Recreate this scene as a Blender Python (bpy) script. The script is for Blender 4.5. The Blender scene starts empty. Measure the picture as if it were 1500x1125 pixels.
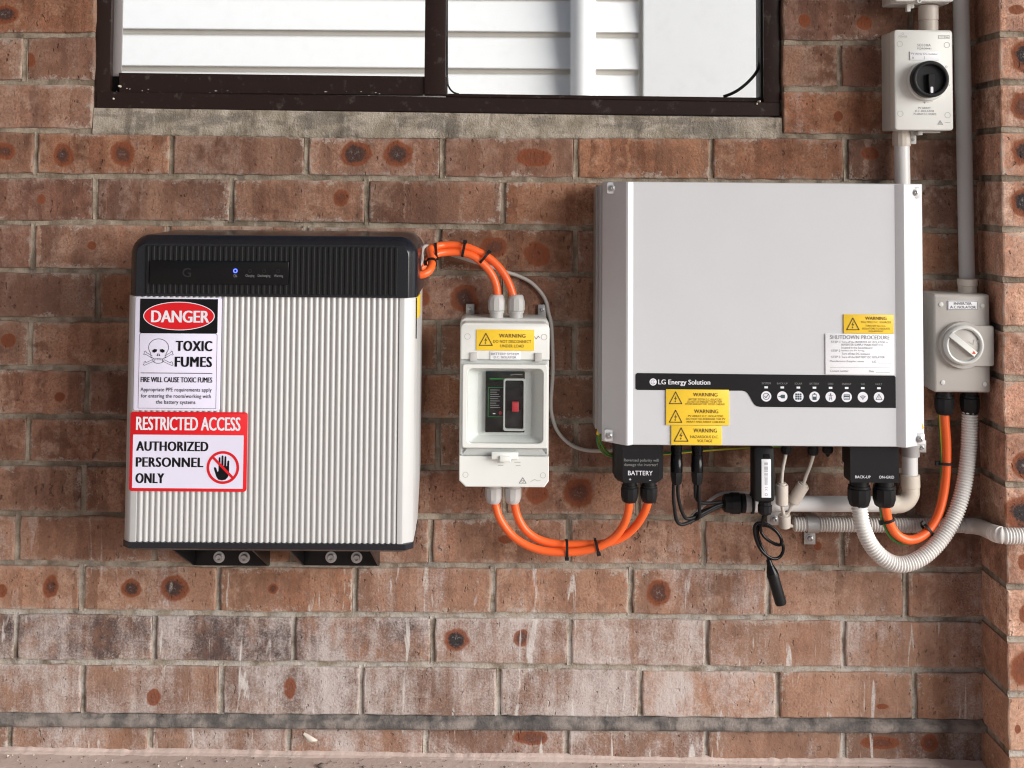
import bpy, bmesh, math, random
from mathutils import Vector, Matrix
R = math.radians
sc = bpy.context.scene
col = sc.collection

# ------------------------------------------------------------------ camera, light, exposure
F = 1826.0            # focal length in photo pixels (photo 1500 x 1125)
D = 2.2               # metres from lens to the brick face
PX, PY = 715.0, 175.0 # principal point of the shifted lens
PITCH, ROLL = R(2.83), 0.0079
vf = Vector((0, math.cos(PITCH), math.sin(PITCH)))
u0 = Vector((0, -math.sin(PITCH), math.cos(PITCH)))
r0 = Vector((1, 0, 0))
vr = r0 * math.cos(ROLL) + u0 * math.sin(ROLL)
vu = u0 * math.cos(ROLL) - r0 * math.sin(ROLL)
CAM = Vector((0, -D, 0))

def P(px, py, d=0.0):
    """photo pixel -> point on the plane d metres in front of the brick face"""
    v = vf + vr * ((px - PX) / F) - vu * ((py - PY) / F)
    t = (-d - CAM.y) / v.y
    return CAM + v * t
CAM.z = -P(720, 1110, 0).z

cd = bpy.data.cameras.new('camera'); cam = bpy.data.objects.new('camera', cd); col.objects.link(cam)
cam.matrix_world = Matrix(((vr.x, vu.x, -vf.x, CAM.x), (vr.y, vu.y, -vf.y, CAM.y), (vr.z, vu.z, -vf.z, CAM.z), (0, 0, 0, 1)))
cd.sensor_width = 36; cd.lens = F / 1500 * 36
cd.shift_x = (750 - PX) / 1500; cd.shift_y = -(562.5 - PY) / 1500
cd.clip_start = 0.02; cd.clip_end = 400
cd.dof.use_dof = True; cd.dof.focus_distance = 2.08; cd.dof.aperture_fstop = 8.5
sc.camera = cam

SUN_AZ, SUN_EL = 123, 15
w = bpy.data.worlds.new('World'); sc.world = w; w.use_nodes = True
nt = w.node_tree; bg = nt.nodes['Background']
sky = nt.nodes.new('ShaderNodeTexSky'); sky.sky_type = 'NISHITA'; sky.sun_disc = False
sky.sun_elevation = R(SUN_EL); sky.sun_rotation = R(SUN_AZ); sky.air_density = 1.0; sky.dust_density = 0.6; sky.ozone_density = 2.0
nt.links.new(sky.outputs[0], bg.inputs[0]); bg.inputs[1].default_value = 0.05
sl = bpy.data.lights.new('sun', 'SUN'); sun = bpy.data.objects.new('sun', sl); col.objects.link(sun)
sl.energy = 3.9; sl.angle = R(48); sl.color = (1.0, 0.985, 0.965)
sd = Vector((math.sin(R(SUN_AZ)) * math.cos(R(SUN_EL)), math.cos(R(SUN_AZ)) * math.cos(R(SUN_EL)), math.sin(R(SUN_EL))))
sun.rotation_euler = sd.to_track_quat('Z', 'Y').to_euler()
sun.location = sd * 20
sc.view_settings.view_transform = 'Standard'; sc.view_settings.look = 'None'
sc.view_settings.exposure = 0.68; sc.view_settings.gamma = 1; sc.view_settings.use_curve_mapping = False
sc.render.engine = 'CYCLES'
sc.cycles.filter_width = 1.15
sc.cycles.max_bounces = 8; sc.cycles.diffuse_bounces = 4; sc.cycles.transparent_max_bounces = 12

# ------------------------------------------------------------------ material helpers
class NT:
    def __init__(s, name):
        s.m = bpy.data.materials.new(name); s.m.use_nodes = True
        s.t = s.m.node_tree; s.b = s.t.nodes['Principled BSDF']; s.out = s.t.nodes['Material Output']
    def n(s, typ, **kw):
        nd = s.t.nodes.new(typ)
        for k, v in kw.items(): setattr(nd, k, v)
        return nd
    def put(s, sock, v):
        if isinstance(v, bpy.types.NodeSocket): s.t.links.new(v, sock)
        elif v is not None:
            if sock.type == 'RGBA' and len(v) == 3: v = (*v, 1)
            sock.default_value = v
    def math(s, op, a, b=None, c=None, clamp=False):
        nd = s.n('ShaderNodeMath', operation=op, use_clamp=clamp)
        s.put(nd.inputs[0], a); s.put(nd.inputs[1], b); s.put(nd.inputs[2], c)
        return nd.outputs[0]
    def vmath(s, op, a, b=None):
        nd = s.n('ShaderNodeVectorMath', operation=op)
        s.put(nd.inputs[0], a); s.put(nd.inputs[1], b)
        return nd.outputs[1] if op == 'LENGTH' else nd.outputs[0]
    def ramp(s, v, a, b, lo=0.0, hi=1.0, smooth=True):
        nd = s.n('ShaderNodeMapRange', interpolation_type='SMOOTHSTEP' if smooth else 'LINEAR')
        for i, x in enumerate((v, a, b, lo, hi)): s.put(nd.inputs[i], x)
        return nd.outputs[0]
    def noise(s, vec, scale, detail=3.0, rough=0.55, dist=0.0):
        nd = s.n('ShaderNodeTexNoise'); s.put(nd.inputs['Vector'], vec)
        nd.inputs['Scale'].default_value = scale; nd.inputs['Detail'].default_value = detail
        nd.inputs['Roughness'].default_value = rough; nd.inputs['Distortion'].default_value = dist
        return nd.outputs[0]
    def mix(s, f, a, b, typ='MIX'):
        nd = s.n('ShaderNodeMix', data_type='RGBA', blend_type=typ)
        s.put(nd.inputs[0], f); s.put(nd.inputs[6], a); s.put(nd.inputs[7], b)
        return nd.outputs[2]
    def pos(s): return s.n('ShaderNodeNewGeometry').outputs['Position']
    def bump(s, h, dist=0.001, st=1.0, nrm=None):
        nd = s.n('ShaderNodeBump'); nd.inputs['Strength'].default_value = st; nd.inputs['Distance'].default_value = dist
        s.put(nd.inputs['Height'], h); s.put(nd.inputs['Normal'], nrm)
        return nd.outputs[0]
    def attr(s, name, typ='OBJECT'):
        return s.n('ShaderNodeAttribute', attribute_name=name, attribute_type=typ)

def paint(name, c, rough=0.5, metal=0.0, var=0.05, grain=0.0, gscale=600, coat=0.0, spec=None, dust=0.0, dustc=(0.5, 0.46, 0.42)):
    """plastic, paint or metal with slight wear in colour and gloss"""
    t = NT(name); p = t.pos()
    if spec is None: spec = 0.5 if max(c) > 0.05 else 0.2
    n1 = t.noise(p, 14, 4); n2 = t.noise(p, 160, 3)
    k = t.math('MULTIPLY_ADD', t.math('ADD', n1, t.math('MULTIPLY', n2, 0.5)), var, 1 - var * 0.75)
    cc = t.mix(1.0, c, t.n('ShaderNodeCombineXYZ').outputs[0], 'MULTIPLY')
    cx = cc.node.inputs[7].links[0].from_node
    for i in range(3): t.put(cx.inputs[i], k)
    if dust:
        dn = t.ramp(t.noise(p, 60, 6, 0.65), 0.56, 0.75, 0, dust)
        cc = t.mix(dn, cc, dustc)
    t.put(t.b.inputs['Base Color'], cc)
    t.put(t.b.inputs['Roughness'], t.math('MULTIPLY_ADD', n1, 0.16, rough - 0.08, clamp=True))
    t.b.inputs['Metallic'].default_value = metal
    t.b.inputs['Specular IOR Level'].default_value = spec
    t.b.inputs['Coat Weight'].default_value = coat
    if grain: t.put(t.b.inputs['Normal'], t.bump(t.noise(p, gscale, 2), grain, 0.6))
    return t.m

def brick_material():
    t = NT('brick'); p0 = t.pos()
    oi = t.n('ShaderNodeObjectInfo'); rnd = oi.outputs['Random']
    off = t.n('ShaderNodeCombineXYZ')
    t.put(off.inputs[0], t.math('MULTIPLY', rnd, 13.7)); t.put(off.inputs[1], t.math('MULTIPLY', rnd, 7.1)); t.put(off.inputs[2], t.math('MULTIPLY', rnd, 29.3))
    p = t.vmath('ADD', p0, off.outputs[0])
    sep = t.n('ShaderNodeSeparateXYZ'); t.put(sep.inputs[0], p0); X, Z = sep.outputs[0], sep.outputs[2]
    uv = t.n('ShaderNodeUVMap', uv_map='near'); uv2 = t.n('ShaderNodeUVMap', uv_map='far')
    s1 = t.n('ShaderNodeSeparateXYZ'); t.put(s1.inputs[0], uv.outputs[0]); s2 = t.n('ShaderNodeSeparateXYZ'); t.put(s2.inputs[0], uv2.outputs[0])
    e = t.math('MINIMUM', t.math('MINIMUM', s1.outputs[0], s1.outputs[1]), t.math('MINIMUM', s2.outputs[0], s2.outputs[1]))
    streak = t.noise(t.vmath('MULTIPLY', p, (75, 75, 4)), 1, 4, 0.6)
    band = t.noise(t.vmath('MULTIPLY', p, (20, 20, 0.8)), 1, 1.5)
    large = t.noise(p, 8, 3); mid = t.noise(p, 45, 4, 0.6); fine = t.noise(p, 260, 5, 0.7)
    k = t.math('ADD', t.math('MULTIPLY', streak, 0.20), t.math('ADD', t.math('MULTIPLY', large, 0.42), t.math('MULTIPLY', mid, 0.38)))
    base = t.mix(t.ramp(k, 0.36, 0.64), (0.134, 0.061, 0.038), (0.335, 0.165, 0.107))
    base = t.mix(t.ramp(band, 0.55, 0.65, 0, 0.5), base, (0.165, 0.092, 0.068))
    base = t.mix(t.ramp(band, 0.42, 0.32, 0, 0.5), base, (0.40, 0.215, 0.14))
    # wire-cut bands: upright strips of slightly different clay
    vx = t.n('ShaderNodeCombineXYZ'); t.put(vx.inputs[0], t.math('ADD', t.math('MULTIPLY', X, 34), t.math('MULTIPLY_ADD', t.noise(p, 30, 4, 0.7), 0.9, t.math('MULTIPLY', rnd, 50.0))))
    t.put(vx.inputs[1], t.math('MULTIPLY', rnd, 91.0))
    vo = t.n('ShaderNodeTexVoronoi', feature='F1'); t.put(vo.inputs['Vector'], vx.outputs[0]); vo.inputs['Scale'].default_value = 1.0; vo.inputs['Randomness'].default_value = 1.0
    vs = t.n('ShaderNodeSeparateColor'); t.put(vs.inputs[0], vo.outputs['Color'])
    base = t.mix(t.ramp(vs.outputs[0], 0.62, 0.9, 0, 0.42), base, (0.14, 0.070, 0.048))
    base = t.mix(t.ramp(vs.outputs[1], 0.60, 0.9, 0, 0.40), base, (0.41, 0.23, 0.155))
    base = t.mix(t.math('MULTIPLY', t.ramp(vs.outputs[2], 0.6, 0.95, 0, 0.55), t.ramp(mid, 0.40, 0.62)), base, (0.42, 0.285, 0.215))
    blot = t.noise(p, 17, 4, 0.6, 0.6)
    base = t.mix(t.ramp(blot, 0.54, 0.70, 0, 0.5), base, (0.43, 0.275, 0.20))
    base = t.mix(t.ramp(blot, 0.45, 0.32, 0, 0.45), base, (0.145, 0.075, 0.052))
    base = t.mix(1.0, base, oi.outputs['Color'], 'MULTIPLY')
    base = t.mix(t.ramp(fine, 0.42, 0.62, 0.0, 0.50), base, (0.115, 0.062, 0.046))
    base = t.mix(t.ramp(t.noise(t.vmath('MULTIPLY', p, (1.5, 1, 0.6)), 170, 5, 0.8), 0.57, 0.72, 0, 0.45), base, (0.45, 0.295, 0.225))
    base = t.mix(t.ramp(t.noise(p0, 3.2, 3), 0.42, 0.62, 0, 0.2), base, (0.42, 0.24, 0.155))
    pits = t.math('MAXIMUM', t.ramp(t.noise(t.vmath('MULTIPLY', p, (1, 1, 0.6)), 120, 2, 0.5), 0.68, 0.74), t.math('MULTIPLY', t.ramp(t.noise(t.vmath('MULTIPLY', p, (1.6, 1, 0.45)), 210, 3, 0.6), 0.64, 0.70), 0.7))
    base = t.mix(t.math('MULTIPLY', pits, 0.6), base, (0.06, 0.035, 0.03))
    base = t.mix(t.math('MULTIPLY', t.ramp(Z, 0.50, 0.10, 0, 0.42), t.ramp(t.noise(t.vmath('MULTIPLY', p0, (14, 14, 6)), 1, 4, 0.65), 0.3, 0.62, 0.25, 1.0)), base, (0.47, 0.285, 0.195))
    # soot and scorching
    soot = t.attr('soot').outputs['Fac']
    sf = t.math('MULTIPLY', soot, t.ramp(t.math('ADD', t.math('MULTIPLY', large, 0.6), t.math('MULTIPLY', mid, 0.4)), 0.33, 0.58))
    base = t.mix(sf, base, (0.075, 0.052, 0.05))
    # iron spots burnt into the clay
    def mark(nm, base):
        a = t.attr(nm).outputs['Vector']; b = t.attr(nm + '_size').outputs['Vector']
        sa = t.n('ShaderNodeSeparateXYZ'); t.put(sa.inputs[0], a); sb = t.n('ShaderNodeSeparateXYZ'); t.put(sb.inputs[0], b)
        du = t.math('DIVIDE', t.math('SUBTRACT', s1.outputs[0], sa.outputs[0]), t.math('MAXIMUM', sb.outputs[0], 1e-5))
        dv = t.math('DIVIDE', t.math('SUBTRACT', s1.outputs[1], sa.outputs[1]), t.math('MAXIMUM', sb.outputs[1], 1e-5))
        r = t.math('SQRT', t.math('ADD', t.math('MULTIPLY', du, du), t.math('MULTIPLY', dv, dv)))
        r = t.math('ADD', r, t.math('MULTIPLY_ADD', t.noise(p, 26, 3, 0.6), 1.1, -0.55))
        base = t.mix(t.ramp(r, 1.35, 1.0, 0, 0.12), base, (0.38, 0.21, 0.13))
        base = t.mix(t.ramp(r, 1.12, 0.84, 0, 0.88), base, (0.20, 0.056, 0.024))
        r2 = t.math('ADD', r, t.math('MULTIPLY_ADD', fine, 0.9, -0.45))
        base = t.mix(t.math('MULTIPLY', t.ramp(r2, 0.78, 0.42), sa.outputs[2]), base, (0.035, 0.03, 0.03))
        ash = t.math('MULTIPLY', t.ramp(r2, 0.5, 0.3), t.math('MULTIPLY', sa.outputs[2], t.ramp(fine, 0.52, 0.64, 0, 0.8)))
        return t.mix(ash, base, (0.23, 0.22, 0.22))
    # mortar dragged over the edges, lime bloom, drips
    n1 = t.noise(p, 70, 5, 0.65)
    edge = t.ramp(t.math('SUBTRACT', e, t.math('MULTIPLY', t.ramp(t.math('MULTIPLY_ADD', fine, 0.5, t.math('MULTIPLY', n1, 0.5)), 0.42, 0.68), 0.017)), 0.0035, -0.006)
    base = t.mix(t.math('MULTIPLY', edge, t.ramp(t.noise(p0, 9, 3), 0.40, 0.62, 0.08, 0.72)), base, (0.45, 0.39, 0.335))
    haze = t.attr('haze').outputs['Fac']
    midc = t.noise(p0, 45, 4, 0.65); finec = t.noise(p0, 280, 5, 0.75); streakc = t.noise(t.vmath('MULTIPLY', p0, (75, 75, 6)), 1, 4, 0.6)
    hn = t.math('ADD', t.math('MULTIPLY', midc, 0.36), t.math('ADD', t.math('MULTIPLY', finec, 0.60), t.math('MULTIPLY', streakc, 0.34)))
    hn = t.math('ADD', hn, t.math('MULTIPLY', large, 0.25))
    hn = t.math('ADD', hn, t.math('MULTIPLY_ADD', t.noise(t.vmath('MULTIPLY', p0, (10, 10, 5)), 1, 3, 0.6), 0.95, -0.475))
    hf = t.ramp(t.math('ADD', hn, t.math('MULTIPLY', haze, 0.40)), 0.93, 1.34, 0, 0.88)
    base = t.mix(hf, base, (0.54, 0.475, 0.45))
    base = mark('mark_a', base); base = mark('mark_b', base)
    drip = t.noise(t.vmath('MULTIPLY', p0, (55, 55, 6.5)), 1, 3, 0.55, 0.9)
    df = t.math('MULTIPLY', t.ramp(drip, 0.63, 0.70), t.math('MULTIPLY', t.ramp(haze, 0.12, 0.5, 0.05, 1.0), t.ramp(t.math('ADD', finec, t.math('MULTIPLY', haze, 0.4)), 0.42, 0.75, 0, 0.8)))
    base = t.mix(df, base, (0.60, 0.56, 0.53))
    chip = t.ramp(t.noise(t.vmath('MULTIPLY', p, (1, 1, 0.7)), 52, 6, 0.75, 0.8), 0.66, 0.72, 0, 0.55)
    base = t.mix(chip, base, (0.47, 0.38, 0.32))
    t.put(t.b.inputs['Base Color'], base)
    t.b.inputs['Roughness'].default_value = 0.9; t.b.inputs['Specular IOR Level'].default_value = 0.2
    h = t.math('ADD', t.math('MULTIPLY', fine, 0.55), t.math('ADD', t.math('MULTIPLY', streak, 0.25), t.math('MULTIPLY', mid, 0.9)))
    h = t.math('SUBTRACT', h, t.math('MULTIPLY', pits, 0.9))
    t.put(t.b.inputs['Normal'], t.bump(h, 0.0032, 0.85))
    return t.m

def mortar_material(name, a, b, dark=(0.12, 0.10, 0.08), df=0.6, bump=0.003):
    t = NT(name); p = t.pos()
    n1 = t.noise(p, 24, 5, 0.6); n2 = t.noise(p, 330, 4, 0.7); n3 = t.noise(t.vmath('MULTIPLY', p, (40, 40, 9)), 1, 4)
    c = t.mix(t.ramp(n1, 0.35, 0.65), a, b)
    c = t.mix(t.ramp(n3, 0.52, 0.68, 0, 0.6), c, dark)
    if 'mortar' == name:
        sz = t.n('ShaderNodeSeparateXYZ'); t.put(sz.inputs[0], p)
        lime = t.math('MULTIPLY', t.ramp(sz.outputs[2], 0.42, 0.2), t.ramp(t.noise(p, 30, 5, 0.7), 0.36, 0.6, 0, 0.75))
        c = t.mix(lime, c, (0.52, 0.48, 0.44))
    c = t.mix(t.ramp(n2, 0.55, 0.72, 0, df), c, dark)
    if name == 'sill_mortar':
        c = t.mix(t.ramp(t.noise(t.vmath('MULTIPLY', p, (9, 9, 26)), 1, 4, 0.65), 0.5, 0.62, 0, 0.6), c, (0.15, 0.135, 0.115))
        c = t.mix(t.ramp(t.noise(t.vmath('MULTIPLY', p, (60, 60, 12)), 1, 4, 0.6), 0.56, 0.7, 0, 0.6), c, (0.52, 0.48, 0.43))
    t.put(t.b.inputs['Base Color'], c); t.b.inputs['Roughness'].default_value = 0.95; t.b.inputs['Specular IOR Level'].default_value = 0.15
    t.put(t.b.inputs['Normal'], t.bump(t.math('ADD', t.math('MULTIPLY', n1, 1.2), n2), bump, 0.9))
    return t.m

def ground_material():
    t = NT('painted_concrete'); p = t.pos()
    n1 = t.noise(p, 3.5, 5, 0.6); n2 = t.noise(p, 120, 5, 0.7); n3 = t.noise(p, 28, 4)
    c = t.mix(t.ramp(n1, 0.35, 0.65), (0.58, 0.45, 0.40), (0.66, 0.53, 0.47))
    c = t.mix(t.ramp(n2, 0.58, 0.74, 0, 0.5), c, (0.20, 0.15, 0.125))
    c = t.mix(t.ramp(n3, 0.55, 0.75, 0, 0.4), c, (0.50, 0.43, 0.38))
    t.put(t.b.inputs['Base Color'], c); t.b.inputs['Roughness'].default_value = 0.8
    t.put(t.b.inputs['Normal'], t.bump(t.math('ADD', n2, n3), 0.002, 0.6))
    return t.m

def glass_material(name, tint, ior=1.45, alpha_dirt=0.03, film=0.0):
    t = NT(name); p = t.pos()
    tr = t.n('ShaderNodeBsdfTransparent'); tr.inputs[0].default_value = (*tint, 1)
    gl = t.n('ShaderNodeBsdfGlossy'); gl.inputs['Roughness'].default_value = 0.02; gl.inputs[0].default_value = (1, 1, 1, 1)
    di = t.n('ShaderNodeBsdfDiffuse'); di.inputs[0].default_value = (0.6, 0.58, 0.55, 1)
    fr = t.n('ShaderNodeFresnel'); fr.inputs[0].default_value = ior
    front = t.math('MULTIPLY', fr.outputs[0], t.math('SUBTRACT', 1.0, t.n('ShaderNodeNewGeometry').outputs['Backfacing']))
    m1 = t.n('ShaderNodeMixShader'); t.put(m1.inputs[0], front); t.put(m1.inputs[1], tr.outputs[0]); t.put(m1.inputs[2], gl.outputs[0])
    m2 = t.n('ShaderNodeMixShader'); t.put(m2.inputs[0], t.ramp(t.noise(p, 35, 6, 0.7), 0.45, 0.75, film, film + alpha_dirt)); t.put(m2.inputs[1], m1.outputs[0]); t.put(m2.inputs[2], di.outputs[0])
    t.put(t.out.inputs[0], m2.outputs[0])
    return t.m

def stripe_material(name, a, b):
    """green and yellow earth wire: stripe along the wire"""
    t = NT(name); uv = t.n('ShaderNodeUVMap', uv_map='near'); s = t.n('ShaderNodeSeparateXYZ'); t.put(s.inputs[0], uv.outputs[0])
    f = t.ramp(t.math('SINE', t.math('MULTIPLY', s.outputs[1], 12.566)), 0.1, 0.35)
    t.put(t.b.inputs['Base Color'], t.mix(f, a, b)); t.b.inputs['Roughness'].default_value = 0.4
    return t.m

def led_material(name, c, e):
    t = NT(name); t.b.inputs['Base Color'].default_value = (*c, 1)
    t.b.inputs['Emission Color'].default_value = (*c, 1); t.b.inputs['Emission Strength'].default_value = e
    return t.m

M = {}
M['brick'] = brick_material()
M['shadewall'] = mortar_material('shade_wall_grey', (0.15, 0.12, 0.105), (0.21, 0.17, 0.15))  # grey for the added wall that blocks light from the left
M['mortar'] = mortar_material('mortar', (0.205, 0.162, 0.118), (0.41, 0.345, 0.272))
M['sill_mortar'] = mortar_material('sill_mortar', (0.33, 0.285, 0.22), (0.53, 0.465, 0.39), dark=(0.13, 0.105, 0.082), df=0.55, bump=0.005)
M['dpc'] = mortar_material('damp_course', (0.115, 0.105, 0.10), (0.33, 0.285, 0.255), dark=(0.05, 0.048, 0.05), df=0.5)
M['ground'] = ground_material()
M['brown'] = paint('brown_paint', (0.022, 0.012, 0.010), 0.35, dust=0.10, grain=0.0002)
M['track'] = paint('black_track', (0.008, 0.007, 0.007), 0.5)
M['alu'] = paint('aluminium', (0.42, 0.40, 0.40), 0.4, metal=0.7)
M['glass'] = glass_material('window_glass', (0.97, 0.98, 0.98), 1.45, 0.02)
M['clear'] = glass_material('clear_plastic', (0.96, 0.97, 0.97), 1.4, 0.02, 0.003)
M['board'] = paint('weatherboard_paint', (0.84, 0.84, 0.84), 0.5, var=0.03)
M['lap'] = paint('lap_shade_trim_paint', (0.42, 0.39, 0.35), 0.8, var=0.25)  # shade below the board laps as a colour; also on end trim and core
M['pipe_white'] = paint('white_pvc', (0.72, 0.71, 0.70), 0.35, dust=0.05)
M['pipe_grey'] = paint('grey_pvc', (0.40, 0.39, 0.385), 0.4, dust=0.05)
M['pipe_cream'] = paint('cream_pvc', (0.66, 0.60, 0.51), 0.35, dust=0.05)
M['flex'] = paint('grey_flexible_conduit', (0.60, 0.57, 0.54), 0.45, dust=0.1)
M['flexw'] = paint('white_flexible_conduit', (0.74, 0.72, 0.69), 0.4, dust=0.05)
M['orange'] = paint('orange_cable', (0.86, 0.125, 0.022), 0.35, var=0.06)
M['black'] = paint('black_plastic', (0.012, 0.012, 0.013), 0.42, dust=0.03, dustc=(0.12, 0.12, 0.12))
M['blackgloss'] = paint('glossy_black_plastic', (0.006, 0.006, 0.007), 0.14)
M['cover'] = paint('dark_navy_cover', (0.010, 0.0118, 0.0165), 0.22, grain=0.0001, spec=0.5)
M['coverrib'] = paint('black_ribs', (0.009, 0.009, 0.0095), 0.5)
M['steelblack'] = paint('black_powder_coat', (0.008, 0.008, 0.0085), 0.35, grain=0.0003)
M['silver'] = paint('silver_ribbed_aluminium', (0.50, 0.50, 0.495), 0.42, metal=0.2, var=0.03)
M['white'] = paint('white_powder_coat', (0.565, 0.575, 0.595), 0.40, var=0.045, grain=0.00015, gscale=900)
M['flange'] = paint('grey_powder_coat', (0.60, 0.605, 0.62), 0.42, var=0.02, grain=0.00015, gscale=900)
M['chassis'] = paint('cast_aluminium', (0.45, 0.45, 0.46), 0.45, metal=0.4)
M['boxgrey'] = paint('light_grey_abs', (0.56, 0.56, 0.54), 0.4, var=0.03, grain=0.0001)
M['boxwhite'] = paint('white_abs', (0.70, 0.71, 0.68), 0.38, var=0.03)
M['boxwarm'] = paint('warm_grey_abs', (0.42, 0.395, 0.365), 0.42, var=0.03)
M['glandgrey'] = paint('grey_gland', (0.46, 0.45, 0.44), 0.4)
M['ferrite'] = paint('beige_plastic', (0.58, 0.52, 0.46), 0.45)
M['cordw'] = paint('beige_cord', (0.58, 0.54, 0.48), 0.45)
M['cordgrey'] = paint('grey_cord', (0.42, 0.39, 0.36), 0.5)
M['steel'] = paint('galvanised_steel', (0.50, 0.50, 0.50), 0.38, metal=0.85, var=0.2)
M['zinc'] = paint('dull_zinc', (0.42, 0.41, 0.40), 0.5, metal=0.6, var=0.25)
M['earth'] = stripe_material('earth_wire_stripe', (0.02, 0.19, 0.045), (0.55, 0.42, 0.02))
M['yellow'] = paint('yellow_plate', (0.80, 0.53, 0.03), 0.4, var=0.03)
M['signwhite'] = paint('white_vinyl', (0.70, 0.68, 0.82), 0.35, var=0.02)
M['platewhite'] = paint('white_engraving_plate', (0.80, 0.81, 0.84), 0.35, var=0.02)
M['red'] = paint('red_print', (0.62, 0.004, 0.010), 0.4, var=0.02)
M['ink'] = paint('black_print', (0.006, 0.006, 0.007), 0.4, var=0.02)
M['brownink'] = paint('engraved_black', (0.10, 0.055, 0.012), 0.6, var=0.02)
M['greyink'] = paint('grey_engraving', (0.25, 0.25, 0.27), 0.6, var=0.02)
M['paleink'] = paint('pale_grey_moulding', (0.44, 0.45, 0.43), 0.5, var=0.02)
M['whiteink'] = paint('white_print', (0.74, 0.74, 0.80), 0.4, var=0.02)
M['dimink'] = paint('dim_grey_print', (0.20, 0.20, 0.20), 0.5, var=0.02)
M['faintink'] = paint('faint_print', (0.022, 0.022, 0.022), 0.5, var=0.02)
M['tealink'] = paint('dark_teal_print', (0.04, 0.075, 0.085), 0.5, var=0.02)
M['green'] = paint('green_print', (0.01, 0.22, 0.04), 0.4)
M['orangered'] = paint('orange_red_arrow', (0.70, 0.07, 0.02), 0.4)
M['redplastic'] = paint('red_plastic', (0.42, 0.02, 0.03), 0.4)
M['led'] = led_material('blue_led', (0.06, 0.10, 1.0), 2.2)
M['ledwhite'] = paint('white_led_lens', (0.75, 0.78, 0.85), 0.3)
M['flake'] = paint('pale_flake', (0.62, 0.56, 0.48), 0.8, var=0.2)
M['grit'] = paint('grit', (0.16, 0.13, 0.11), 0.9, var=0.5)
M['shadesheet'] = paint('shade_sheet', (0.62, 0.60, 0.57), 0.7)  # for the added overhead sheet that shades the wall

# ------------------------------------------------------------------ object helpers
def link(o): col.objects.link(o); return o
def thing(name, label, cat, loc=(0, 0, 0), group=None):
    o = link(bpy.data.objects.new(name, None)); o.location = loc; o.empty_display_size = 0.05
    o['label'] = label; o['category'] = cat
    if group: o['group'] = group
    return o
def tag(o, label, cat=None, group=None, kind=None):
    if label: o['label'] = label
    if cat: o['category'] = cat
    if group: o['group'] = group
    if kind: o['kind'] = kind
    return o
def rootloc(o):
    while o.parent: o = o.parent
    return o.location

class MB:
    """collects shapes in world coordinates and links them as one mesh object"""
    def __init__(s): s.v = []; s.f = []; s.m = []; s.uv = {}
    def add(s, vs, fs, m=0):
        o = len(s.v); s.v += [tuple(v) for v in vs]
        for f in fs: s.f.append(tuple(i + o for i in f)); s.m.append(m)
        return s
    def box(s, x0, x1, y0, y1, z0, z1, b=0.0, m=0, seg=2):
        bm = bmesh.new(); bmesh.ops.create_cube(bm, size=1)
        for v in bm.verts: v.co = Vector((x0 + (v.co.x + .5) * (x1 - x0), y0 + (v.co.y + .5) * (y1 - y0), z0 + (v.co.z + .5) * (z1 - z0)))
        if b: bmesh.ops.bevel(bm, geom=list(bm.edges), offset=b, segments=seg, profile=0.5, affect='EDGES')
        bm.verts.index_update()
        s.add([v.co.copy() for v in bm.verts], [[v.index for v in f.verts] for f in bm.faces], m); bm.free(); return s
    def loft(s, rings, cap0=True, cap1=True, m=0, closed=True):
        o = 0; vs = []; fs = []; n = len(rings[0])
        for r in rings: vs += r
        for k in range(len(rings) - 1):
            for i in range(n if closed else n - 1):
                j = (i + 1) % n
                fs.append((k * n + i, k * n + j, (k + 1) * n + j, (k + 1) * n + i))
        if cap0: fs.append(tuple(range(n))[::-1])
        if cap1: fs.append(tuple((len(rings) - 1) * n + i for i in range(n)))
        return s.add(vs, fs, m)
    def tube(s, pts, r, n=14, m=0, caps=True):
        """round tube through points; r a number or a list"""
        rings = []; prev = None
        for i, p in enumerate(pts):
            a = pts[max(i - 1, 0)]; b = pts[min(i + 1, len(pts) - 1)]
            t = (b - a).normalized()
            if prev is None:
                up = Vector((0, -1, 0)) if abs(t.y) < 0.9 else Vector((1, 0, 0))
                nx = t.cross(up).normalized()
            else: nx = (prev - t * prev.dot(t)).normalized()
            prev = nx; ny = t.cross(nx); rr = r[i] if isinstance(r, (list, tuple)) else r
            rings.append([p + (nx * math.cos(q) + ny * math.sin(q)) * rr for q in [2 * math.pi * k / n for k in range(n)]])
        return s.loft(rings, caps, caps, m)
    def lathe(s, p0, ax, prof, n=20, m=0, rot=0.0):
        """profile [(t along axis, radius)]"""
        ax = Vector(ax).normalized(); up = Vector((0, -1, 0)) if abs(ax.y) < 0.9 else Vector((0, 0, 1))
        nx = ax.cross(up).normalized(); ny = ax.cross(nx)
        return s.loft([[p0 + ax * t + (nx * math.cos(q) + ny * math.sin(q)) * r for q in [rot + 2 * math.pi * k / n for k in range(n)]] for t, r in prof], m=m)
    def build(s, name, mats, parent=None, smooth=True, angle=35, label=None):
        me = bpy.data.meshes.new(name)
        L = rootloc(parent) if parent else Vector((0, 0, 0))
        me.from_pydata([Vector(v) - L for v in s.v], [], s.f)
        for mm in (mats if isinstance(mats, (list, tuple)) else [mats]): me.materials.append(M[mm])
        me.polygons.foreach_set('material_index', s.m)
        for k, uvs in s.uv.items():
            lay = me.uv_layers.new(name=k); lay.data.foreach_set('uv', uvs)
        bm = bmesh.new(); bm.from_mesh(me)
        if not s.uv: bmesh.ops.recalc_face_normals(bm, faces=bm.faces)
        bm.to_mesh(me); bm.free()
        if smooth:
            me.polygons.foreach_set('use_smooth', [True] * len(me.polygons)); me.set_sharp_from_angle(angle=R(angle))
        o = link(bpy.data.objects.new(name, me))
        if parent: o.parent = parent
        if label: o['label'] = label
        return o

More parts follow.
